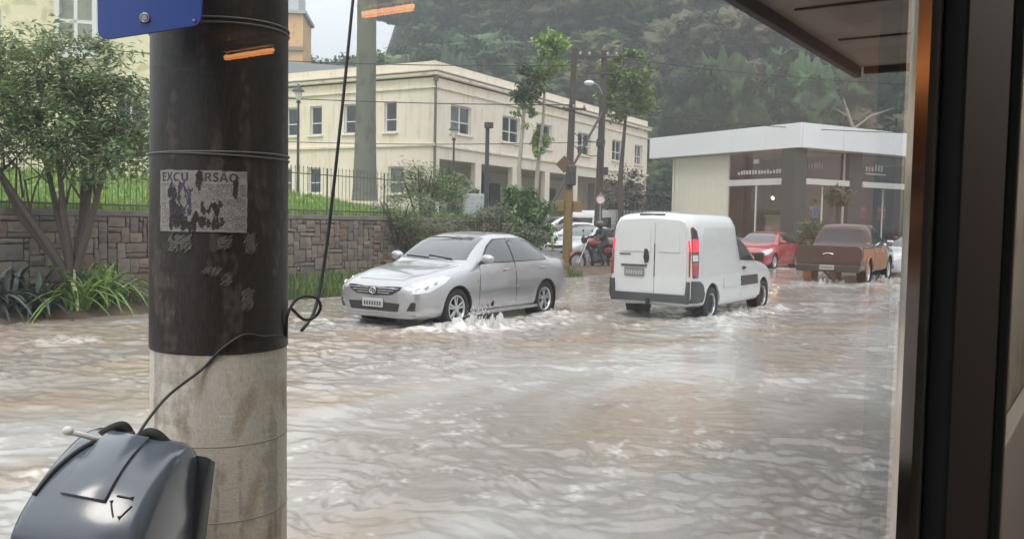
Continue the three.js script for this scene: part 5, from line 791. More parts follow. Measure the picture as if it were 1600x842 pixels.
// ---------------------------------------------------------------- motorcycles
function motorcycle(name, label, pos, turn, col, boxed) {
  const t = thing(name, label, 'motorcycle', 'motorcycles standing behind the white van', pos, turn), R = 0.3, bx = 0.66;
  const body = paint(col, 0, 0.3), engine = mat([0.12, 0.12, 0.125], 0.4, { metalness: 0.7 });
  for (const x of [-bx, bx]) { const w = new THREE.Group(); w.name = 'wheel'; w.position.set(x, R, 0); t.add(w); part('tyre', new THREE.TorusGeometry(R - 0.045, 0.045, 10, 30), rubber, w); const sp = [new THREE.TorusGeometry(R - 0.095, 0.012, 6, 28), new THREE.CylinderGeometry(0.045, 0.045, 0.12, 12).rotateX(Math.PI / 2)]; for (let k = 0; k < 12; k++) sp.push(rod([0, 0, 0.02 * (k % 2 ? 1 : -1)], [Math.cos(k * 0.5236) * (R - 0.095), Math.sin(k * 0.5236) * (R - 0.095), 0], 0.004, 0.004, 4)); part('rim', sp, alloy, w); }
  part('fork', [rod([bx, R, 0.07], [0.36, 0.98, 0.09], 0.022), rod([bx, R, -0.07], [0.36, 0.98, -0.09], 0.022)], chrome, t);
  part('handlebar', [tube([[0.3, 1.1, 0.36], [0.4, 1.08, 0.2], [0.38, 1.0, 0], [0.4, 1.08, -0.2], [0.3, 1.1, -0.36]], 0.014, 20, 6), rod([0.36, 0.96, 0], [0.39, 1.02, 0], 0.03)], trimBlack, t);
  for (const k of [1, -1]) { const m = part('mirror', [rod([0.36, 1.08, k * 0.22], [0.34, 1.24, k * 0.3], 0.007), new THREE.SphereGeometry(0.06, 10, 8).scale(0.3, 0.7, 1).translate(0.34, 1.26, k * 0.32)], trimBlack, t); part('grip', rod([0.3, 1.1, k * 0.37], [0.34, 1.1, k * 0.25], 0.02), rubber, t); }
  part('frame', [rod([0.34, 0.92, 0], [0.18, 0.4, 0], 0.028), rod([0.18, 0.4, 0], [-0.25, 0.36, 0], 0.028), rod([0.34, 0.92, 0], [-0.3, 0.7, 0], 0.028), rod([-0.3, 0.7, 0], [-0.25, 0.36, 0], 0.028), rod([-0.3, 0.7, 0.1], [-0.85, 0.82, 0.1], 0.016), rod([-0.3, 0.7, -0.1], [-0.85, 0.82, -0.1], 0.016)], trimBlack, t);
  part('swing_arm', [rod([-0.25, 0.38, 0.1], [-bx, R, 0.09], 0.02), rod([-0.25, 0.38, -0.1], [-bx, R, -0.09], 0.02), rod([-0.5, 0.72, 0.12], [-bx + 0.02, R + 0.02, 0.12], 0.028), rod([-0.5, 0.72, -0.12], [-bx + 0.02, R + 0.02, -0.12], 0.028)], trimBlack, t);
  part('engine', [rbox(0.4, 0.28, 0.26, 0.06, -0.02, 0.42, 0), new THREE.CylinderGeometry(0.09, 0.1, 0.26, 14).rotateZ(-0.5).translate(0.12, 0.6, 0), rbox(0.2, 0.22, 0.32, 0.06, -0.08, 0.4, 0)], engine, t);
  part('fuel_tank', new THREE.SphereGeometry(1, 22, 16).scale(0.3, 0.15, 0.15).rotateZ(0.12).translate(0.1, 0.88, 0), body, t); part('side_cover', [rbox(0.3, 0.2, 0.24, 0.05, -0.32, 0.66, 0)], body, t);
  part('seat', new THREE.SphereGeometry(1, 20, 12).scale(0.42, 0.07, 0.14).translate(-0.45, 0.86, 0), seatMat, t); part('tail', rbox(0.32, 0.1, 0.2, 0.04, -0.78, 0.82, 0), body, t); part('tail_lamp', rbox(0.04, 0.07, 0.13, 0.015, -0.95, 0.81, 0), lampRed, t);
  part('front_mudguard', new THREE.TorusGeometry(R + 0.01, 0.05, 6, 16, 1.9).scale(1, 1, 1.3).rotateZ(0.5).translate(bx, R, 0), body, t); part('rear_mudguard', new THREE.TorusGeometry(R + 0.03, 0.05, 6, 14, 1.5).rotateZ(1.5).translate(-bx, R, 0), trimBlack, t);
  part('headlamp', [new THREE.SphereGeometry(0.1, 14, 10).scale(0.7, 1, 1).translate(0.46, 0.98, 0), new THREE.TorusGeometry(0.095, 0.012, 6, 20).rotateY(Math.PI / 2).translate(0.5, 0.98, 0)], trimBlack, t);
  part('exhaust', [tube([[0.2, 0.5, 0.12], [0.22, 0.3, 0.14], [-0.1, 0.26, 0.16], [-0.5, 0.34, 0.18]], 0.022, 20, 7), rod([-0.42, 0.33, 0.18], [-0.95, 0.46, 0.2], 0.045, 0.05, 12)], chrome, t); part('side_stand', rod([-0.05, 0.3, -0.1], [-0.15, 0.01, -0.26], 0.012), trimBlack, t);
  if (boxed) part('top_box', [rbox(0.4, 0.3, 0.42, 0.06, -0.92, 1.06, 0), rbox(0.42, 0.05, 0.44, 0.02, -0.92, 1.2, 0)], trimBlack, t);
  t.scale.setScalar(1.1); return t;
}
motorcycle('motorcycle', 'red motorcycle parked nose left in front of the white parked car', [2.9, -0.05, -30.6], turnTo(-0.93, 0.36), [0.2, 0.014, 0.022], false);
motorcycle('motorcycle', 'dark red motorcycle with black top box, tucked against the van side', [3.5, -0.05, -31.4], turnTo(-0.75, 0.66), [0.16, 0.015, 0.025], true);
// ---------------------------------------------------------------- poles, lamps, signs, cables in the middle distance
const poleWood = mat([0.09, 0.075, 0.065], 0.85, { map: rep(texGrain, 2, 6) }), yellowP = mat([0.24, 0.15, 0.045], 0.7, { map: rep(texStain, 1, 2) }), darkMetal = mat([0.05, 0.052, 0.055], 0.5), greyMetal = mat([0.35, 0.36, 0.37], 0.45, { metalness: 0.4 });
{
  const a = thing('utility_pole', 'tall dark utility pole with a yellow painted foot behind the silver car', 'pole', null, [2.06, -0.1, -33.5]);
  part('shaft', rod([0, 2.9, 0], [0.1, 8.15, 0], 0.145, 0.1, 16), poleWood, a); part('yellow_foot', rod([0, 0, 0], [0, 2.9, 0], 0.19, 0.16, 16), yellowP, a);
  part('signal_box', [rbox(0.34, 0.75, 0.3, 0.05, 0.08, 3.45, 0.12), new THREE.CylinderGeometry(0.1, 0.1, 0.1, 14).rotateX(Math.PI / 2).translate(0.08, 3.62, 0.28), new THREE.CylinderGeometry(0.1, 0.1, 0.1, 14).rotateX(Math.PI / 2).translate(0.08, 3.32, 0.28)], darkMetal, a); part('meter_box', [rbox(0.34, 0.4, 0.24, 0.03, -0.32, 2.3, 0), rbox(0.34, 0.4, 0.24, 0.03, 0.34, 2.3, 0)], yellowP, a);
  part('cross_arm', box(0.9, 0.08, 0.08, 0.12, 5.9, 0.1), poleWood, a); for (const x of [-0.25, 0.1, 0.5]) part('insulator', lathe([[0, 0], [0.05, 0], [0.03, 0.05], [0.05, 0.09], [0, 0.12]], 10).translate(x, 5.95, 0.1), greyMetal, a);
  const s = thing('warning_sign', 'small dark diamond road sign hung on the yellow footed pole', 'sign', null, [1.86, 3.75, -33.3], 0.1); part('plate', box(0.46, 0.46, 0.02).rotateZ(Math.PI / 4), mat([0.12, 0.07, 0.035], 0.6), s); part('bracket', box(0.3, 0.04, 0.03, 0.1, 0, -0.05), greyMetal, s);
  const b = thing('utility_pole', 'second utility pole with cross arms and a street lamp, right of the tallest pole', 'pole', null, [3.82, 0, -40]);
  part('shaft', rod([-0.04, 0, 0], [0.08, 9.2, 0], 0.19, 0.13, 16), poleWood, b); part('cross_arm', [box(1.8, 0.1, 0.1, -0.2, 8.9, 0.15), box(1.3, 0.09, 0.09, -0.1, 8.2, 0.15)], poleWood, b); for (const x of [-1.0, -0.6, 0.2, 0.6]) part('insulator', lathe([[0, 0], [0.07, 0], [0.04, 0.07], [0.07, 0.12], [0, 0.18]], 10).translate(x, 8.95, 0.15), greyMetal, b);
  part('lamp_arm', tube([[0.05, 7.2, 0.1], [-0.2, 7.65, 0.25], [-0.55, 7.75, 0.4]], 0.03, 14, 6), greyMetal, b); part('lamp_head', new THREE.SphereGeometry(1, 16, 12).scale(0.22, 0.12, 0.16).translate(-0.6, 7.72, 0.42), mat([0.75, 0.76, 0.77], 0.3), b);
  part('junction_box', rbox(0.3, 0.36, 0.25, 0.03, 0.2, 3.9, 0.15), darkMetal, b); part('cable_clamp', [rod([0, 5, 0], [0.02, 5.3, 0], 0.2, 0.2, 14)], darkMetal, b);
  solo('brace_strut', rod([3.86, 6.5, -39.85], [0.94, 1.25, -34], 0.055, 0.055, 8), poleWood, 'long slanting stay running down left from the second utility pole', 'stay');
  const r = thing('round_sign', 'round white road sign with red rim beside the motorcycles', 'sign', null, [3.5, 0, -36], 0.05);
  part('post', rod([0, 0, -0.03], [0, 2.85, -0.03], 0.03, 0.03, 8), greyMetal, r); part('disc', new THREE.CylinderGeometry(0.2, 0.2, 0.02, 28).rotateX(Math.PI / 2).translate(0, 2.55, 0), mat([0.7, 0.7, 0.7], 0.4), r); part('rim', new THREE.TorusGeometry(0.18, 0.026, 6, 28).translate(0, 2.55, 0.014), mat([0.42, 0.12, 0.11], 0.5), r); }
function lantern(label, x, z, y0, y1) {
  const t = thing('garden_lantern', label, 'street lamp', 'lantern posts in the garden', [x, y0, z]), h = y1 - y0; part('post', [rod([0, 0, 0], [0, h - 0.55, 0], 0.055, 0.04, 10), lathe([[0.12, 0], [0.12, 0.1], [0.06, 0.3], [0, 0.3]], 12), lathe([[0, 0], [0.1, 0.02], [0.05, 0.1], [0, 0.1]], 12).translate(0, h - 0.62, 0)], darkMetal, t);
  part('glass_lantern', lathe([[0.08, 0], [0.15, 0.32], [0, 0.32]], 6).translate(0, h - 0.52, 0), mat([0.62, 0.6, 0.52], 0.35), t); part('hood', lathe([[0.24, 0], [0.2, 0.04], [0.07, 0.17], [0.03, 0.26], [0, 0.27]], 6).translate(0, h - 0.2, 0), darkMetal, t);
}
lantern('garden lantern on a tall thin post right of the dark foreground pole', -7.7, -32, 2.2, 6.25);
lantern('short garden lantern on a post before the building downpipe', -2.43, -36, 2.2, 5.4);
{ const t = thing('camera_post', 'thin dark post topped by a small floodlight before the garages', 'post', null, [-1.03, 1.6, -34]); part('shaft', rod([0, 0, 0], [0, 3.5, 0], 0.09, 0.075, 12), darkMetal, t); part('floodlight', [rbox(0.34, 0.22, 0.2, 0.03, 0.05, 3.6, 0.05), rod([0, 3.3, 0], [0, 3.55, 0], 0.03)], darkMetal, t); }
{ const c = thing('utility_cabinet', 'pale grey metal cabinet on the lawn right of the light green shrub', 'cabinet', null, [-1.45, 1.7, -32.5], 0.4); part('case', rbox(0.7, 0.85, 0.4, 0.02, 0, 0.45, 0), mat([0.4, 0.42, 0.44], 0.6), c); part('door', rbox(0.6, 0.7, 0.03, 0.01, 0, 0.47, 0.21), mat([0.42, 0.44, 0.46], 0.6), c); part('plinth', box(0.74, 0.08, 0.44, 0, 0.02, 0), mat([0.3, 0.3, 0.3], 0.9), c); }
{
  const sag = (a, b, s, k = 14) => { const p = []; for (let i = 0; i <= k; i++) { const t = i / k; p.push(V(lerp(a[0], b[0], t), lerp(a[1], b[1], t) - s * 4 * t * (1 - t), lerp(a[2], b[2], t))); } return p; };
  const list = [[[2.12, 5.95, -33.4], [-34, 7.6, -30], 0.7, 'lowest overhead cable running left from the yellow footed pole'], [[2.14, 7.4, -33.4], [-34, 9.2, -30], 0.9, 'upper overhead cable running left from the yellow footed pole'], [[3.9, 5.2, -39.9], [-34, 6.3, -38], 0.8, 'overhead cable crossing the cream building windows'], [[2.1, 5.0, -33.4], [3.85, 5.2, -39.9], 0.15, 'short slack cable joining the two utility poles'], [[3.9, 8.95, -39.9], [34, 8.2, -38], 0.8, 'overhead cable running right above the pavilion roof edge'], [[3.9, 6.6, -39.8], [34, 6.6, -37], 0.9, 'lower overhead cable running right across the white roof edge'], [[3.9, 4.7, -39.9], [2.1, 4.6, -33.4], 0.3, 'lowest slack cable between the two utility poles']];
  for (const [a, b, s, l] of list) solo('overhead_cable', tube(sag(a, b, s), 0.018, 40, 5), trimBlack, l, 'cable', 'overhead cables between the poles');
}
// potted palm and bush before the pavilion
{
  const t = thing('potted_palm', 'dark stemmed small palm in a pot before the pavilion, above the pickup cab', 'potted plant', null, [13.1, 0, -36.2]);
  part('pot', lathe([[0, 0], [0.28, 0], [0.4, 0.75], [0.44, 0.8], [0.38, 0.8], [0.36, 0.72], [0, 0.72]], 20), mat([0.2, 0.13, 0.1], 0.8), t); part('stem', taperTube([[0, 0.7, 0], [0.06, 1.6, 0], [0, 2.6, 0]], [0.13, 0.11, 0.09], 8), mat([0.09, 0.07, 0.05], 0.9), t); part('crown', foliage({ seed: 71, n: 420, clumps: 14, rx: 0.5, ry: 0.28, rz: 0.5, spread: 0.2, leaf: 0.42, aspect: 0.16, droop: 0.6, cols: [[0.06, 0.08, 0.03], [0.12, 0.13, 0.05]] }).translate(0, 2.85, 0), leafMat, t);
  shrub('pavilion_bush', 'small rounded green bush at the corner pillar, left of the pickup', [12.2, 0, -36.6], [{ seed: 72, n: 1500, clumps: 22, rx: 0.6, ry: 0.7, rz: 0.5, spread: 0.26, leaf: 0.17, aspect: 0.4, cols: [[0.07, 0.11, 0.03], [0.13, 0.18, 0.06]], at: [0, 1.15, 0] }], 5, 73);
}
// ---------------------------------------------------------------- people
function person(name, label, pos, turn, o) {
  const t = thing(name, label, 'person', null, pos, turn), S = 76, mc = new MarchingCubes(S, new THREE.MeshStandardMaterial(), false, false, 120000);
  mc.isolation = 0; const ride = o.pose === 'ride', ex = [0.42, 0.97, ride ? 0.62 : 0.34], cy = 0.9;
  const A = o.arms ?? [[0.25, 1.12, 0.02], [0.27, 0.86, 0.1]];
  const bones = [ // [from, r, to, r]
    [[0, 1.0, 0], 0.135, [0, 1.2, 0.005], 0.13], [[0, 1.2, 0.005], 0.13, [0, 1.38, 0], 0.12], [[-0.1, 1.36, 0], 0.1, [0.1, 1.36, 0], 0.1], [[-0.16, 1.4, 0], 0.07, [0.16, 1.4, 0], 0.07], [[0, 0.93, 0], 0.14, [0, 1.02, 0], 0.135],
    [[0, 1.42, -0.01], 0.058, [0, 1.56, 0.01], 0.055], [[0, 1.6, 0.015], 0.078, [0, 1.67, 0.0], 0.092], [[0, 1.565, 0.05], 0.04, [0, 1.6, 0.06], 0.045], [[0, 1.625, 0.095], 0.012, [0, 1.6, 0.108], 0.016], [[-0.092, 1.63, 0], 0.018, [-0.092, 1.605, 0.005], 0.014], [[0.092, 1.63, 0], 0.018, [0.092, 1.605, 0.005], 0.014],
  ];
  if (ride) { // astride: torso tipped forward, arms to the bars, knees bent
    for (const b of bones) for (const k of [0, 2]) { const f = Math.max(0, b[k][1] - 0.95); b[k] = [b[k][0], b[k][1] - 0.02 - f * 0.1, b[k][2] + f * 0.3]; }
    for (const s of [-1, 1]) bones.push([[s * 0.185, 1.33, 0.13], 0.062, [s * 0.27, 1.13, 0.3], 0.047], [[s * 0.27, 1.13, 0.3], 0.044, [s * 0.29, 1.1, 0.54], 0.03], [[s * 0.29, 1.1, 0.54], 0.034, [s * 0.29, 1.09, 0.58], 0.03], [[s * 0.09, 0.92, 0], 0.1, [s * 0.2, 0.8, 0.36], 0.068], [[s * 0.2, 0.8, 0.36], 0.066, [s * 0.2, 0.42, 0.2], 0.045], [[s * 0.2, 0.37, 0.18], 0.042, [s * 0.21, 0.36, 0.33], 0.036]);
  } else for (const s of [-1, 1]) { bones.push([[s * 0.185, 1.385, 0], 0.062, [s * A[0][0], A[0][1], A[0][2]], 0.047], [[s * A[0][0], A[0][1], A[0][2]], 0.044, [s * A[1][0], A[1][1], A[1][2]], 0.03], [[s * A[1][0], A[1][1], A[1][2]], 0.034, [s * (A[1][0] + 0.005), A[1][1] - 0.09, A[1][2] + 0.03], 0.026], [[s * (A[1][0] - 0.02), A[1][1] - 0.02, A[1][2] + 0.03], 0.014, [s * (A[1][0] - 0.03), A[1][1] - 0.08, A[1][2] + 0.05], 0.011], [[s * A[1][0], A[1][1] - 0.09, A[1][2] + 0.03], 0.016, [s * A[1][0], A[1][1] - 0.16, A[1][2] + 0.05], 0.012], [[s * 0.09, 0.92, 0], 0.098, [s * 0.1, 0.5, 0.015], 0.064], [[s * 0.1, 0.5, 0.015], 0.064, [s * 0.105, 0.1, -0.015], 0.044], [[s * 0.105, 0.05, -0.03], 0.042, [s * 0.115, 0.035, 0.14], 0.036]); }
  const B = bones.map(([a, ra, b, rb]) => ({ a: V(...a), d: V(...b).sub(V(...a)), ra, rb })), p = V(), q = V(), kk = 0.03;
  for (let z = 0; z < S; z++) for (let y = 0; y < S; y++) for (let x = 0; x < S; x++) {
    p.set((x / (S / 2) - 1) * ex[0], (y / (S / 2) - 1) * ex[1] + cy, (z / (S / 2) - 1) * ex[2]); let acc = 1;
    for (const b of B) { q.copy(p).sub(b.a); const h = clamp(q.dot(b.d) / b.d.lengthSq()); const d = q.addScaledVector(b.d, -h).length() - lerp(b.ra, b.rb, h); const m = clamp(0.5 + 0.5 * (acc - d) / kk); acc = lerp(acc, d, m) - kk * m * (1 - m); }
    mc.field[x + y * S + z * S * S] = -acc;
  }
  mc.update(); const n = mc.count, P = new Float32Array(mc.positionArray.slice(0, n * 3)), C = new Float32Array(n * 3);
  for (let i = 0; i < n; i++) {
    P[i * 3] *= ex[0]; P[i * 3 + 1] = P[i * 3 + 1] * ex[1] + cy; P[i * 3 + 2] *= ex[2]; const [x, y, z] = [P[i * 3], P[i * 3 + 1], P[i * 3 + 2]];
    const arm = !ride && Math.abs(x) > 0.205 && y < 1.3, c = y > (ride ? 1.42 : 1.455) || (ride && z > 0.53) || (arm && y < A[0][1] + 0.03) ? o.skin : y > 0.97 ? o.shirt : y > 0.08 ? o.trousers : [0.03, 0.03, 0.03]; C.set(c, i * 3);
  }
  let g = new THREE.BufferGeometry(); g.setAttribute('position', new THREE.BufferAttribute(P, 3)); g.setAttribute('color', new THREE.BufferAttribute(C, 3)); g = mergeVertices(g, 1e-5); g.computeVertexNormals();
  part('body', g, woodMat, t); if (ride) { part('helmet', new THREE.SphereGeometry(0.135, 22, 16).scale(0.95, 1.02, 1.08).translate(0, 1.56, 0.21), mat([0.03, 0.03, 0.032], 0.25, { clearcoat: 1 }), t); return t; } const hair = new THREE.SphereGeometry(0.103, 22, 16, 0, Math.PI * 2, 0, 1.75).rotateX(-0.42).scale(0.97, 1.05, 1.08).translate(0, 1.668, -0.012); part('hair', hair, mat(o.hair ?? [0.02, 0.016, 0.014], 0.6, { side: THREE.DoubleSide }), t);
  for (const s of [-1, 1]) part('eye', new THREE.SphereGeometry(0.011, 10, 8).translate(s * 0.034, 1.643, 0.083), mat([0.05, 0.04, 0.035], 0.3), t); part('mouth', new THREE.SphereGeometry(1, 10, 8).scale(0.022, 0.006, 0.008).translate(0, 1.574, 0.096), mat([0.3, 0.12, 0.1], 0.6), t);
  return t;
}
person('person', 'person in a blue shirt and dark trousers standing in the pavilion window', [13.57, 1.06, -40.3], 2.4, { shirt: [0.2, 0.27, 0.5], trousers: [0.03, 0.03, 0.04], skin: [0.3, 0.18, 0.12] });
person('person', 'person in dark clothes and black helmet sitting on the red motorcycle', [3.18, 0.0, -30.7], turnTo(-0.93, 0.36) + Math.PI / 2, { pose: 'ride', shirt: [0.035, 0.035, 0.04], trousers: [0.03, 0.032, 0.04], skin: [0.28, 0.17, 0.12] });
// ---------------------------------------------------------------- spray thrown up by tyres
function splash(label, x, z, n, reach, high, seed, dir) {
  const r = rng(seed), gs = [], t = thing('water_splash', label, 'splash', 'spray at the tyres', [x, 0, z]);
  const foam = mat([0.74, 0.72, 0.69], 0.45, { transmission: 0.25, thickness: 0 });
  for (let i = 0; i < n; i++) { const a = r() * 6.28, k = r() ** 1.4, s = lerp(0.008, 0.003, k) * lerp(0.5, 1.3, r()); gs.push(new THREE.IcosahedronGeometry(s, 1).scale(1, lerp(0.8, 2.6, r()), 1).rotateZ((r() - 0.5) * 1.6).translate(Math.cos(a) * reach * k * lerp(0.3, 1, r()) + dir[0] * k * 0.2, high * (4 * k * (1 - k) * r() + 0.02 * r()) + 0.03, Math.sin(a) * reach * 0.6 * k + dir[1] * k * 0.2)); }
  part('droplets', gs, foam, t).userData.kind = 'stuff';
  const lobes = []; for (let i = 0; i < 26; i++) { const g = new THREE.IcosahedronGeometry(1, 3), p = g.attributes.position, ox = r() * 50, v = V(); const [sx, sy, sz] = [lerp(0.03, 0.1, r()) * reach, lerp(0.1, 0.72, r() ** 2) * high, lerp(0.02, 0.06, r())]; for (let q = 0; q < p.count; q++) { v.fromBufferAttribute(p, q); const f = 1 + 0.42 * n3(v.x * 1.8 + ox, v.y * 1.8, v.z * 1.8) + 0.08 * n3(v.x * 5 + ox, v.y * 5, v.z * 5); p.setXYZ(q, v.x * f * sx, v.y * f * sy, v.z * f * sz); } g.computeVertexNormals(); lobes.push(g.rotateY(r() * 3).translate((r() - 0.5) * reach * 1.2 + dir[0] * 0.15, 0.0, (r() - 0.5) * reach * 0.6 + dir[1] * 0.15)); }
  part('crest', lobes, foam, t);
}
splash('white spray bursting behind the silver car front wheel', -0.52, -13.5, 300, 0.7, 0.3, 81, [0.5, 0.5]);
splash('small spray at the silver car rear wheel', 0.72, -15.5, 90, 0.35, 0.1, 82, [0.3, 0.3]);
splash('small spray between the van wheels', 4.3, -16.6, 120, 0.5, 0.12, 83, [0.3, 0.2]);
splash('brown spray under the pickup tailgate', 9.1, -25.7, 220, 0.7, 0.26, 84, [0.1, 0.4]);
splash('brown spray beside the pickup near wheel', 11.0, -26.6, 260, 0.8, 0.3, 85, [0.5, 0.3]);
// ---------------------------------------------------------------- foreground utility pole with its papers, sign, cable and litter bin
const PC = V(-0.965, 0, -2.95);
const onPole = (phi, y, R) => V(PC.x + R * Math.sin(phi), y, PC.z + R * Math.cos(phi));
const poleR = (y) => 0.2225 - 0.0055 * y;
// a sheet stuck on the pole: corners by angle and height
function sheet(p0, p1, y0, y1, off, edge = 0, seed = 1, nu = 22, nv = 14) {
  const r = rng(seed), P = [], Uv = [], I = [];
  for (let j = 0; j <= nv; j++) for (let i = 0; i <= nu; i++) { const u = i / nu, v = j / nv, jag = edge * (n2(u * 5 + seed, v * 5) + 0.5 * n2(u * 14, v * 14 + seed)), m = Math.min(1, 1 / (1e-3 + Math.min(u, 1 - u, v, 1 - v) * 8)); const a = lerp(p0, p1, u) + jag * m * 0.3 / 0.22, y = lerp(y0, y1, v) + jag * m * 0.3, w = 0.0012 * n2b(u * 6 + seed, v * 6); const q = onPole(a, y, poleR(y) + off + w); P.push(q.x, q.y, q.z); Uv.push(u, v); if (i < nu && j < nv) { const k = j * (nu + 1) + i; I.push(k, k + 1, k + nu + 1, k + 1, k + nu + 2, k + nu + 1); } }
  const g = new THREE.BufferGeometry(); g.setAttribute('position', new THREE.Float32BufferAttribute(P, 3)); g.setAttribute('uv', new THREE.Float32BufferAttribute(Uv, 2)); g.setIndex(I); g.computeVertexNormals(); return g;
}
{
  const texConc = dataTex(512, 1024, (u, v) => { const drip = smooth(0.15, 0.8, tile(u, v * 0.12, 14, 40) + 0.35 * tile(u, v, 30, 44)), blot = smooth(0.2, 0.75, tile(u, v, 8, 48)), g = 0.05 * tile(u, v, 90, 52), x = 0.82 + g - 0.13 * drip - 0.1 * blot; return [x, x * (0.955 - 0.03 * blot), x * (0.9 - 0.06 * blot)]; }, true);
  const texTar = dataTex(512, 1024, (u, v) => { const rub = smooth(0.25, 0.8, tile(u, v, 7, 60) + 0.5 * tile(u, v * 3, 26, 64)), scr = smooth(0.55, 0.8, tile(u * 1, v * 6 % 1, 40, 67)), g = 0.035 * tile(u, v, 100, 70), x = 0.17 + g + 0.1 * rub + 0.09 * scr * rub; return [x * 1.12, x * 0.97, x * 0.9]; }, true);
  const t = thing('street_pole', 'thick concrete pole in the foreground, tarred dark above a bare pale base', 'pole', null, [PC.x, 0, PC.z]);
  const lat = (y0, y1, off, n = 20) => { const p = []; for (let i = 0; i <= n; i++) { const y = lerp(y0, y1, i / n); p.push([poleR(y) + off, y]); } return lathe(p, 72); };
  part('bare_base', lat(-0.14, 1.2, 0), mat(0xffffff, 0.85, { map: rep(texConc, 2, 1), bumpMap: rep(texGrain, 5, 6), bumpScale: 0.004 }), t);
  part('tarred_shaft', lathe([[poleR(1.19) - 0.01, 1.188], [poleR(1.19) + 0.002, 1.188], [poleR(1.19) + 0.004, 1.192], ...Array.from({ length: 31 }, (_, i) => [poleR(1.195 + i * 0.25) + 0.004, 1.195 + i * 0.25])], 72), mat(0xffffff, 0.42, { map: rep(texTar, 2, 2), bumpMap: rep(texGrain, 5, 14), bumpScale: 0.003 }), t);
  for (const [y, tilt] of [[1.812, 0.02], [1.806, -0.02], [2.2, 0.05], [2.215, 0.05]]) part('wire_strap', new THREE.TorusGeometry(poleR(y) + 0.006, 0.0035, 6, 60).rotateX(Math.PI / 2).rotateZ(tilt).translate(0, y, 0), mat([0.13, 0.125, 0.12], 0.6), t);
  // mould seams left by the casting on the bare base
  for (const y of [0.66, 0.9]) part('cast_seam', new THREE.TorusGeometry(poleR(y) - 0.0016, 0.003, 6, 72).rotateX(Math.PI / 2).translate(0, y, 0), mat([0.36, 0.33, 0.29], 0.9), t);
}
{ // notice: heading over small print, rubbed and torn
  const W = 640, H = 470, c = document.createElement('canvas'); c.width = W; c.height = H; const x = c.getContext('2d'), r = rng(91);
  x.fillStyle = '#989390'; x.fillRect(0, 0, W, H); x.fillStyle = '#453f41'; x.font = 'bold 92px sans-serif'; x.fillText('EXCU', 14, 84); x.fillText('RSÃO', 345, 84);
  x.fillStyle = '#615b5c'; for (let j = 0; j < 22; j++) for (let i = 0; i < 46; i++) if (r() < 0.72) x.fillRect(14 + i * 13.4 + r() * 3, 104 + j * 16, 5 + r() * 7, 7 + r() * 3);
  const tear = (col, px, py, w, h, n) => { x.fillStyle = col; for (let i = 0; i < n; i++) { x.beginPath(); const a = px + (r() - 0.5) * w, b = py + (r() - 0.5) * h; x.moveTo(a, b - 30 * r() - 12); for (let q = 0; q < 7; q++) x.lineTo(a + Math.cos(q) * (8 + 16 * r()), b + Math.sin(q) * (18 + 44 * r())); x.closePath(); x.fill(); } };
  tear('#37323a', 150, 250, 120, 260, 34); tear('#4b4554', 215, 230, 90, 220, 18); tear('#332c2b', 200, 400, 200, 90, 26); tear('#332c2b', 318, 60, 26, 120, 12); tear('#332c2b', 400, 285, 130, 60, 14); tear('#332c2b', 560, 150, 14, 150, 7); tear('#8f8a87', 300, 190, 200, 160, 12); tear('#3a3432', 390, 395, 160, 30, 10);
  x.fillStyle = '#8b8583'; for (let i = 0; i < 900; i++) { x.globalAlpha = 0.25 + 0.4 * r(); x.fillRect(r() * W, r() * H, 2 + r() * 9, 2 + r() * 5); } x.fillStyle = '#3a3331'; for (let i = 0; i < 260; i++) { x.globalAlpha = 0.2 + 0.4 * r(); x.fillRect(r() * W, r() * H, 1 + r() * 4, 4 + r() * 16); } x.globalAlpha = 1;
  const tx = new THREE.CanvasTexture(c); tx.colorSpace = THREE.SRGBColorSpace; tx.magFilter = THREE.LinearFilter;
  solo('notice_poster', sheet(-0.609, 0.686, 1.567, 1.755, 0.0065, 0.004, 3, 40, 24), new THREE.MeshPhysicalMaterial({ map: tx, roughness: 0.8, side: THREE.DoubleSide }), 'torn black and white printed notice pasted round the dark pole', 'poster');
  const scrap = mat([0.15, 0.14, 0.13], 0.85, { map: rep(texStain, 1, 1), side: THREE.DoubleSide });
  [[-0.42, -0.1, 1.51, 1.555, 'ragged paper scrap just under the left half of the notice'], [0.3, 0.45, 1.52, 1.55, 'small paper scrap under the middle of the notice'], [0.66, 0.8, 1.505, 1.56, 'squarish paper scrap under the right corner of the notice'], [0.63, 0.76, 1.33, 1.39, 'upright paper scrap low on the right of the dark pole'], [0.1, 0.3, 1.44, 1.456, 'thin paper scrap in the middle of the dark pole'], [0.36, 0.46, 1.41, 1.435, 'tiny paper scrap right of the thin scrap']].forEach(([a, b, y0, y1, l], i) => solo('paper_scrap', sheet(a, b, y0, y1, 0.0062, 0.045, 20 + i), scrap, l, 'paper scrap', 'paper scraps on the dark pole'));
}
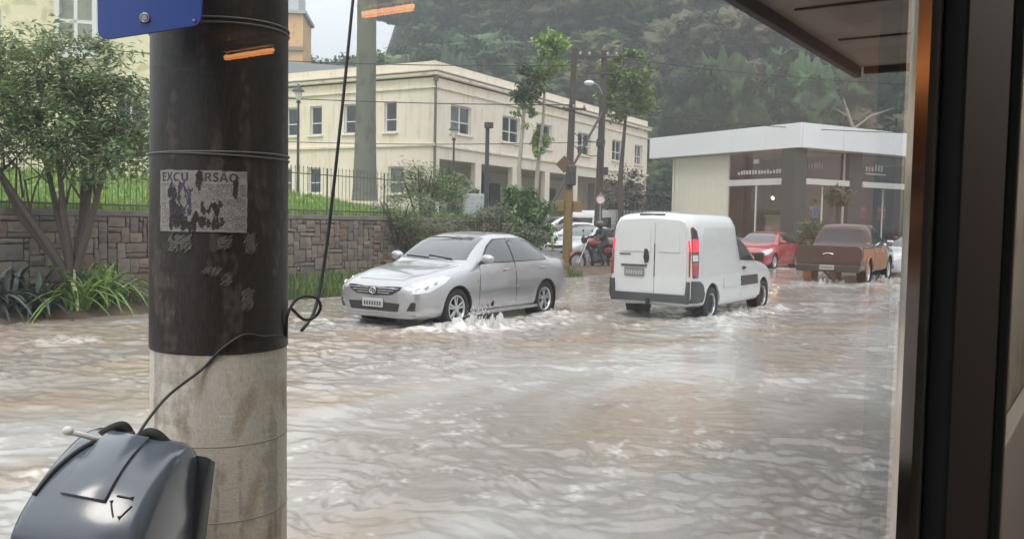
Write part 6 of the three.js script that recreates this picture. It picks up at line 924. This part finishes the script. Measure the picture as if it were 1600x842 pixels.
{ // blue enamel street-name plate seen from behind its lower corner
  const t = thing('blue_plate_sign', 'blue enamel plate with a rounded lower corner fixed high on the dark pole', 'sign', null, [-1.055, 2.2, -2.6], 0.05);
  const s = new THREE.Shape(), w = 0.148, h0 = -0.085, rr = 0.025; s.moveTo(-w, 0.35); s.lineTo(-w + 0.006, h0 + rr); s.quadraticCurveTo(-w + 0.008, h0, -w + rr + 0.01, h0 + 0.001); s.lineTo(w - rr, h0 + 0.045); s.quadraticCurveTo(w, h0 + 0.05, w, h0 + 0.085); s.lineTo(w + 0.01, 0.35); s.closePath();
  part('plate', new THREE.ExtrudeGeometry(s, { depth: 0.004, bevelEnabled: true, bevelSize: 0.0015, bevelThickness: 0.0015, bevelSegments: 2, curveSegments: 10 }), mat([0.02, 0.065, 0.32], 0.3, { clearcoat: 0.6, clearcoatRoughness: 0.2 }), t);
  part('bolt', [new THREE.CylinderGeometry(0.009, 0.009, 0.008, 6).rotateX(Math.PI / 2), new THREE.TorusGeometry(0.012, 0.003, 6, 16)].map((g) => g.translate(-0.01, -0.022, 0.01)), mat([0.4, 0.4, 0.42], 0.3, { metalness: 0.8 }), t); part('bracket', box(0.05, 0.03, 0.2, 0.05, 0.1, -0.1), darkMetal, t); part('bolt', [new THREE.CylinderGeometry(0.004, 0.004, 0.006, 6).rotateX(Math.PI / 2).translate(0.128, -0.024, 0.008)], greyMetal, t);
}
{ // slack cable: hangs from above, loops beside the pole, then crosses it down to the bin
  const c = thing('hanging_cable', 'thin dark cable hanging beside the pole and looping at its right edge', 'cable', null);
  part('drop', tube([[-0.63, 3.0, -3.75], [-0.645, 2.56, -3.6], [-0.66, 1.96, -3.4], [-0.68, 1.41, -3.2], [-0.69, 1.28, -3.1], [-0.71, 1.235, -3.02]], 0.0062, 40, 7), trimBlack, c); part('loop', tube([[-0.743, 1.22, -2.94], [-0.735, 1.3, -2.93], [-0.71, 1.35, -2.98], [-0.665, 1.345, -3.03], [-0.655, 1.31, -3.06], [-0.672, 1.28, -3.06], [-0.7, 1.27, -3.03], [-0.735, 1.315, -2.97]], 0.0052, 48, 7), trimBlack, c);
  const pts = [[-0.743, 1.22, -2.94]]; for (const [phi, y] of [[1.2, 1.235], [0.9, 1.24], [0.65, 1.25], [0.35, 1.21], [0.1, 1.15]]) pts.push(onPole(phi, y, poleR(y) + 0.01).toArray()); pts.push([-1.0, 1.09, -2.6], [-1.02, 1.04, -2.5], [-1.03, 1.0, -2.44]); 
  const d = thing('bin_tie_cable', 'dark cable crossing the bare pole base down to the bin lid', 'cable', null); part('wire', tube(pts, 0.0045, 60, 7), trimBlack, d);
}
{ // hooded plastic litter bin strapped in front of the pole
  const F = V(-0.1, 0, 0.995), t = thing('litter_bin', 'dark grey plastic litter bin with a sloping hood strapped to the pole', 'litter bin', null, [-1.165, -0.02, -2.42], turnTo(F.x, F.z)); t.scale.set(0.95, 1, 0.82); t.rotation.order = 'YXZ'; t.rotation.x = -0.13; // local +x is its front; it hangs a little crooked
  const pl = mat([0.095, 0.112, 0.14], 0.2, { clearcoat: 0.8, clearcoatRoughness: 0.15, bumpMap: rep(texGrain, 3, 3), bumpScale: 0.0006 }), rim = mat([0.045, 0.05, 0.062], 0.38);
  const hoodP = [[-0.1, 0.77], [-0.1, 0.95], [-0.085, 0.985], [-0.05, 0.998], [0.02, 0.985], [0.1, 0.945], [0.165, 0.89], [0.205, 0.84], [0.215, 0.8], [0.19, 0.78]];
  const smoothP = new THREE.SplineCurve(hoodP.map((p) => new THREE.Vector2(...p))).getPoints(40).map((p) => [p.x, p.y]);
  const flare = (g) => { const p = g.attributes.position; for (let i = 0; i < p.count; i++) { const k = 1 + 0.2 * clamp((1.0 - p.getY(i)) / 0.3); p.setZ(i, p.getZ(i) * k); } g.computeVertexNormals(); return toCreasedNormals(g, 0.75); };
  part('hood', flare(extrude(smoothP, 0.3, 0.035).translate(0, 0, -0.15)), pl, t);
  part('bucket', toCreasedNormals(extrude([[-0.09, 0.28], [-0.1, 0.76], [0.17, 0.765], [0.13, 0.28]], 0.27, 0.03).translate(0, 0, -0.135), 0.7), pl, t);
  part('back_plate', toCreasedNormals(extrude([[-0.165, 0.25], [-0.155, 0.955], [-0.125, 0.97], [-0.105, 0.9], [-0.11, 0.25]], 0.43, 0.012).translate(0, 0, -0.215), 0.6), rim, t);
  // a raised rib panel down the hood, following its slope
  const strip = (z0, z1, k0, k1, off, thick) => { const a = smoothP.slice(k0, k1); const up = a.map(([x, y], i) => { const b = a[Math.min(i + 1, a.length - 1)], e = a[Math.max(i - 1, 0)], n = new THREE.Vector2(-(b[1] - e[1]), b[0] - e[0]).normalize(); return [x + n.x * off, y + n.y * off]; }); return extrude([...a.map(([x, y]) => [x, y - thick]).reverse(), ...up], z1 - z0, 0.004).translate(0, 0, z0); };
  part('raised_panel', flare(strip(-0.05, 0.085, 15, 27, 0.043, 0.01)), pl, t);
  const onHood = (k, z, off) => { const i = Math.floor(k), [x, y] = smoothP[i], b = smoothP[i + 1], e = smoothP[i - 1], n = new THREE.Vector2(-(b[1] - e[1]), b[0] - e[0]).normalize(); return [x + n.x * off, y + n.y * off, z * (1 + 0.2 * clamp((1 - y) / 0.3))]; };
  part('slot', tube([onHood(13, 0.02, 0.036), onHood(16, 0.07, 0.036), onHood(19, 0.115, 0.036), onHood(23, 0.145, 0.036), onHood(27, 0.16, 0.034)], 0.0085, 30, 7), trimBlack, t);
  part('hinge_clip', [tube([[-0.06, 1.02, -0.1], [-0.05, 1.045, -0.06], [-0.05, 1.045, -0.03], [-0.06, 1.02, 0.0]], 0.015, 18, 8), tube([[-0.06, 1.02, 0.03], [-0.05, 1.05, 0.06], [-0.03, 1.035, 0.1], [-0.03, 1.02, 0.12]], 0.016, 14, 8)], rubber, t);
  // black recycling arrows on the front
  const arr = [], at3 = (q, R) => V(...onHood(27 + Math.sin(q) * R * -62, -0.1 + Math.cos(q) * R, 0.037)); for (let k = 0; k < 3; k++) { const a = k * 2.094 + 1.57; arr.push(tube([at3(a - 0.8, 0.033), at3(a, 0.024), at3(a + 0.7, 0.033)], 0.0028, 10, 5)); const e = at3(a + 0.75, 0.033); arr.push(new THREE.TetrahedronGeometry(0.008).translate(e.x, e.y, e.z)); }
  part('recycling_mark', arr, trimBlack, t);
  const w = thing('white_cable_tie', 'white plastic tie end sticking up from the bin lid', 'cable tie', null); part('tail', [tube([[-1.175, 1.035, -2.36], [-1.145, 1.025, -2.37], [-1.115, 1.01, -2.39], [-1.085, 1.0, -2.43]], 0.008, 16, 8), new THREE.SphereGeometry(0.0125, 14, 10).scale(1.3, 1, 0.8).translate(-1.177, 1.037, -2.36)], mat([0.72, 0.7, 0.66], 0.5), w);
}
// ---------------------------------------------------------------- the shop the picture is taken from: room, window, marquee
{
  // local x along the street, local z into the shop; the camera stands at the origin behind the pane
  const place = (g) => g.rotateY(TH);
  const wallD = mat([0.36, 0.24, 0.17], 0.8, { map: rep(texStain, 0.5, 0.5) }), ceilM = mat([0.5, 0.46, 0.41], 0.85), floorM = mat([0.22, 0.2, 0.18], 0.4), frameK = mat([0.022, 0.021, 0.021], 0.75), outer = mat([0.42, 0.38, 0.33], 0.85, { map: rep(texStain, 0.4, 0.4) });
  const Z = -0.355, X0 = -2.7, X1 = 1.95, xR = 6.2, xL = -4.2, zB = 7.4, Y = 3.12;
  setting('shop_floor', place(uvBox(box(xR - xL, 0.24, zB - Z + 0.1, (xR + xL) / 2, -0.02, (zB + Z) / 2))), floorM);
  setting('shop_ceiling', place(uvBox(box(xR - xL, 0.16, zB - Z - 0.02, (xR + xL) / 2, Y + 0.08, (zB + Z) / 2))), ceilM);
  setting('back_wall', place(uvBox(box(xR - xL, Y - 0.1, 0.2, (xR + xL) / 2, Y / 2 + 0.05, zB + 0.1))), wallD);
  setting('right_wall', place(uvBox(box(0.2, Y - 0.1, zB - Z, xR + 0.1, Y / 2 + 0.05, (zB + Z) / 2))), mat([0.5, 0.25, 0.16], 0.8, { map: rep(texStain, 0.5, 0.5) }));
  setting('left_wall', place(uvBox(box(0.2, Y - 0.1, zB - Z, xL - 0.1, Y / 2 + 0.05, (zB + Z) / 2))), wallD);
  setting('front_wall', place(uvBox(join([box(X0 - xL, Y + 0.1, 0.2, (X0 + xL) / 2, Y / 2, Z - 0.06), box(xR - 2.02, Y + 0.1, 0.05, (xR + 2.02) / 2, Y / 2, Z + 0.012)]))), mat([0.36, 0.37, 0.335], 0.7, { map: rep(texStain, 0.5, 0.5) }));
  setting('shop_facade', place(uvBox(box(xR - xL + 0.6, 1.5, 0.25, (xR + xL) / 2, Y + 0.9, Z - 0.03))), outer);
  // window: pane in a dark frame, polished steel trim at its right end
  const w = thing('shop_window', 'large clear shop window pane in a black frame with a polished steel edge', 'window');
  part('pane', place(new THREE.PlaneGeometry(X1 - X0, Y - 0.14).translate((X0 + X1) / 2, Y / 2 + 0.06, Z)), new THREE.MeshPhysicalMaterial({ color: 0xffffff, transmission: 1, roughness: 0, thickness: 0, ior: 1.52, side: THREE.DoubleSide }), w);
  part('frame', place(join([box(X1 - X0, 0.07, 0.1, (X0 + X1) / 2, 0.14, Z), box(X1 - X0, 0.06, 0.1, (X0 + X1) / 2, Y - 0.04, Z), box(0.07, Y - 0.1, 0.1, X0 - 0.02, Y / 2 + 0.05, Z)])), frameK, w);
  // trim: its bright face is turned towards the room
  const trim = new THREE.Shape([[0.797, 1.800], [0.833, 1.821], [0.91, 1.99], [0.81, 1.86]].map(([x, z]) => new THREE.Vector2(x, z)));
  part('steel_trim', new THREE.ExtrudeGeometry(trim, { depth: Y - 0.1, bevelEnabled: false }).rotateX(-Math.PI / 2).translate(0, 0.1, 0), mat([0.66, 0.58, 0.52], 0.2, { metalness: 1 }), w);
  part('stile', place(rbox(0.88, Y - 0.1, 0.05, 0.01, 2.483, Y / 2 + 0.05, Z + 0.062)), frameK, w);
  part('stile_bead', place(rbox(0.05, Y - 0.1, 0.03, 0.008, 2.93, Y / 2 + 0.05, Z + 0.1)), mat([0.12, 0.15, 0.14], 0.3), w);
  const dado = thing('wall_panelling', 'light grey panel along the lower shop wall at the right edge', 'panel'); part('board', place(rbox(2.9, 0.8, 0.03, 0.01, 4.45, 0.51, Z + 0.06)), mat([0.42, 0.42, 0.42], 0.6), dado); part('top_rail', place(rbox(2.9, 0.03, 0.05, 0.01, 4.45, 0.925, Z + 0.07)), mat([0.46, 0.46, 0.45], 0.5), dado);
  // two warm tube lamps under the ceiling; the pane mirrors them
  [[[5.13, -1.98], [5.5, -1.73], 'warm tube lamp under the shop ceiling nearer the window'], [[7.14, -1.34], [7.71, -1.0], 'warm tube lamp under the shop ceiling farther from the window']].forEach(([a, b, l]) => {
    const t = thing('tube_lamp', l, 'lamp', 'tube lamps on the shop ceiling'), A = V(a[0], 3.0, a[1]), B = V(b[0], 3.0, b[1]), m = A.clone().lerp(B, 0.5);
    part('tube', rod(A, B, 0.016, 0.016, 12), new THREE.MeshStandardMaterial({ color: 0xffffff, emissive: lin(1, 0.42, 0.14), emissiveIntensity: 6 }), t); part('batten', rod(A.clone().setY(3.06), B.clone().setY(3.06), 0.03, 0.03, 4), mat([0.6, 0.58, 0.55], 0.5), t);
    const ra = new THREE.RectAreaLight(0xff8a3c, 8, A.distanceTo(B), 0.04); ra.position.copy(m).setY(2.975); { const X = B.clone().sub(A).normalize(); ra.quaternion.setFromRotationMatrix(new THREE.Matrix4().makeBasis(X, UP.clone().cross(X), UP)); } ra.name = 'light'; t.add(ra);
  });
  { // unseen white ceiling panel, added to light the right-hand side of the shop
    const t = thing('added_panel_lamp', 'square white ceiling panel lamp added out of view to light the shop near its right wall', 'lamp'), p = V(4.0, 3.07, 0.95).applyAxisAngle(UP, TH); t.position.copy(p); t.rotation.y = TH;
    part('frame', rbox(0.68, 0.06, 0.68, 0.01, 0, 0.015, 0, 1), mat([0.6, 0.6, 0.6], 0.5), t); part('diffuser', box(0.6, 0.012, 0.6, 0, -0.022, 0), new THREE.MeshStandardMaterial({ color: 0xffffff, emissive: lin(1, 0.94, 0.86), emissiveIntensity: 6 }), t);
    const ra = new THREE.RectAreaLight(0xfff0dd, 8, 0.6, 0.6); ra.position.set(0, -0.035, 0); ra.rotation.x = -Math.PI / 2; ra.name = 'light'; t.add(ra);
  }
  // marquee over the pavement
  const q = thing('shop_marquee', 'dark brown flat marquee above the pavement with a black edge', 'marquee');
  part('soffit', place(uvBox(box(4.6, 0.06, 1.55, 6.0, 3.06, -1.155))), mat([0.2, 0.165, 0.14], 0.7, { map: rep(texStain, 0.3, 0.3) }), q); part('roof_sheet', place(box(4.6, 0.04, 1.55, 6.0, 3.2, -1.155)), frameK, q);
  part('edge_fascia', place(rbox(4.64, 0.28, 0.06, 0.01, 6.0, 3.08, -1.96)), frameK, q); part('end_fascia', place(rbox(0.06, 0.24, 1.5, 0.01, 8.32, 3.09, -1.16)), frameK, q); for (const x of [4.2, 5.9, 7.0]) part('soffit_joint', place(box(0.03, 0.012, 1.3, x, 3.024, -1.15)), frameK, q);
}
person('person', 'person in a grey shirt inside the shop, mirrored in the steel window edge', [1.47, 0.1, -1.74], -1.9, { shirt: [0.5, 0.48, 0.46], trousers: [0.03, 0.03, 0.033], skin: [0.34, 0.17, 0.11] }).scale.setScalar(0.955);
renderer.render(scene, camera);
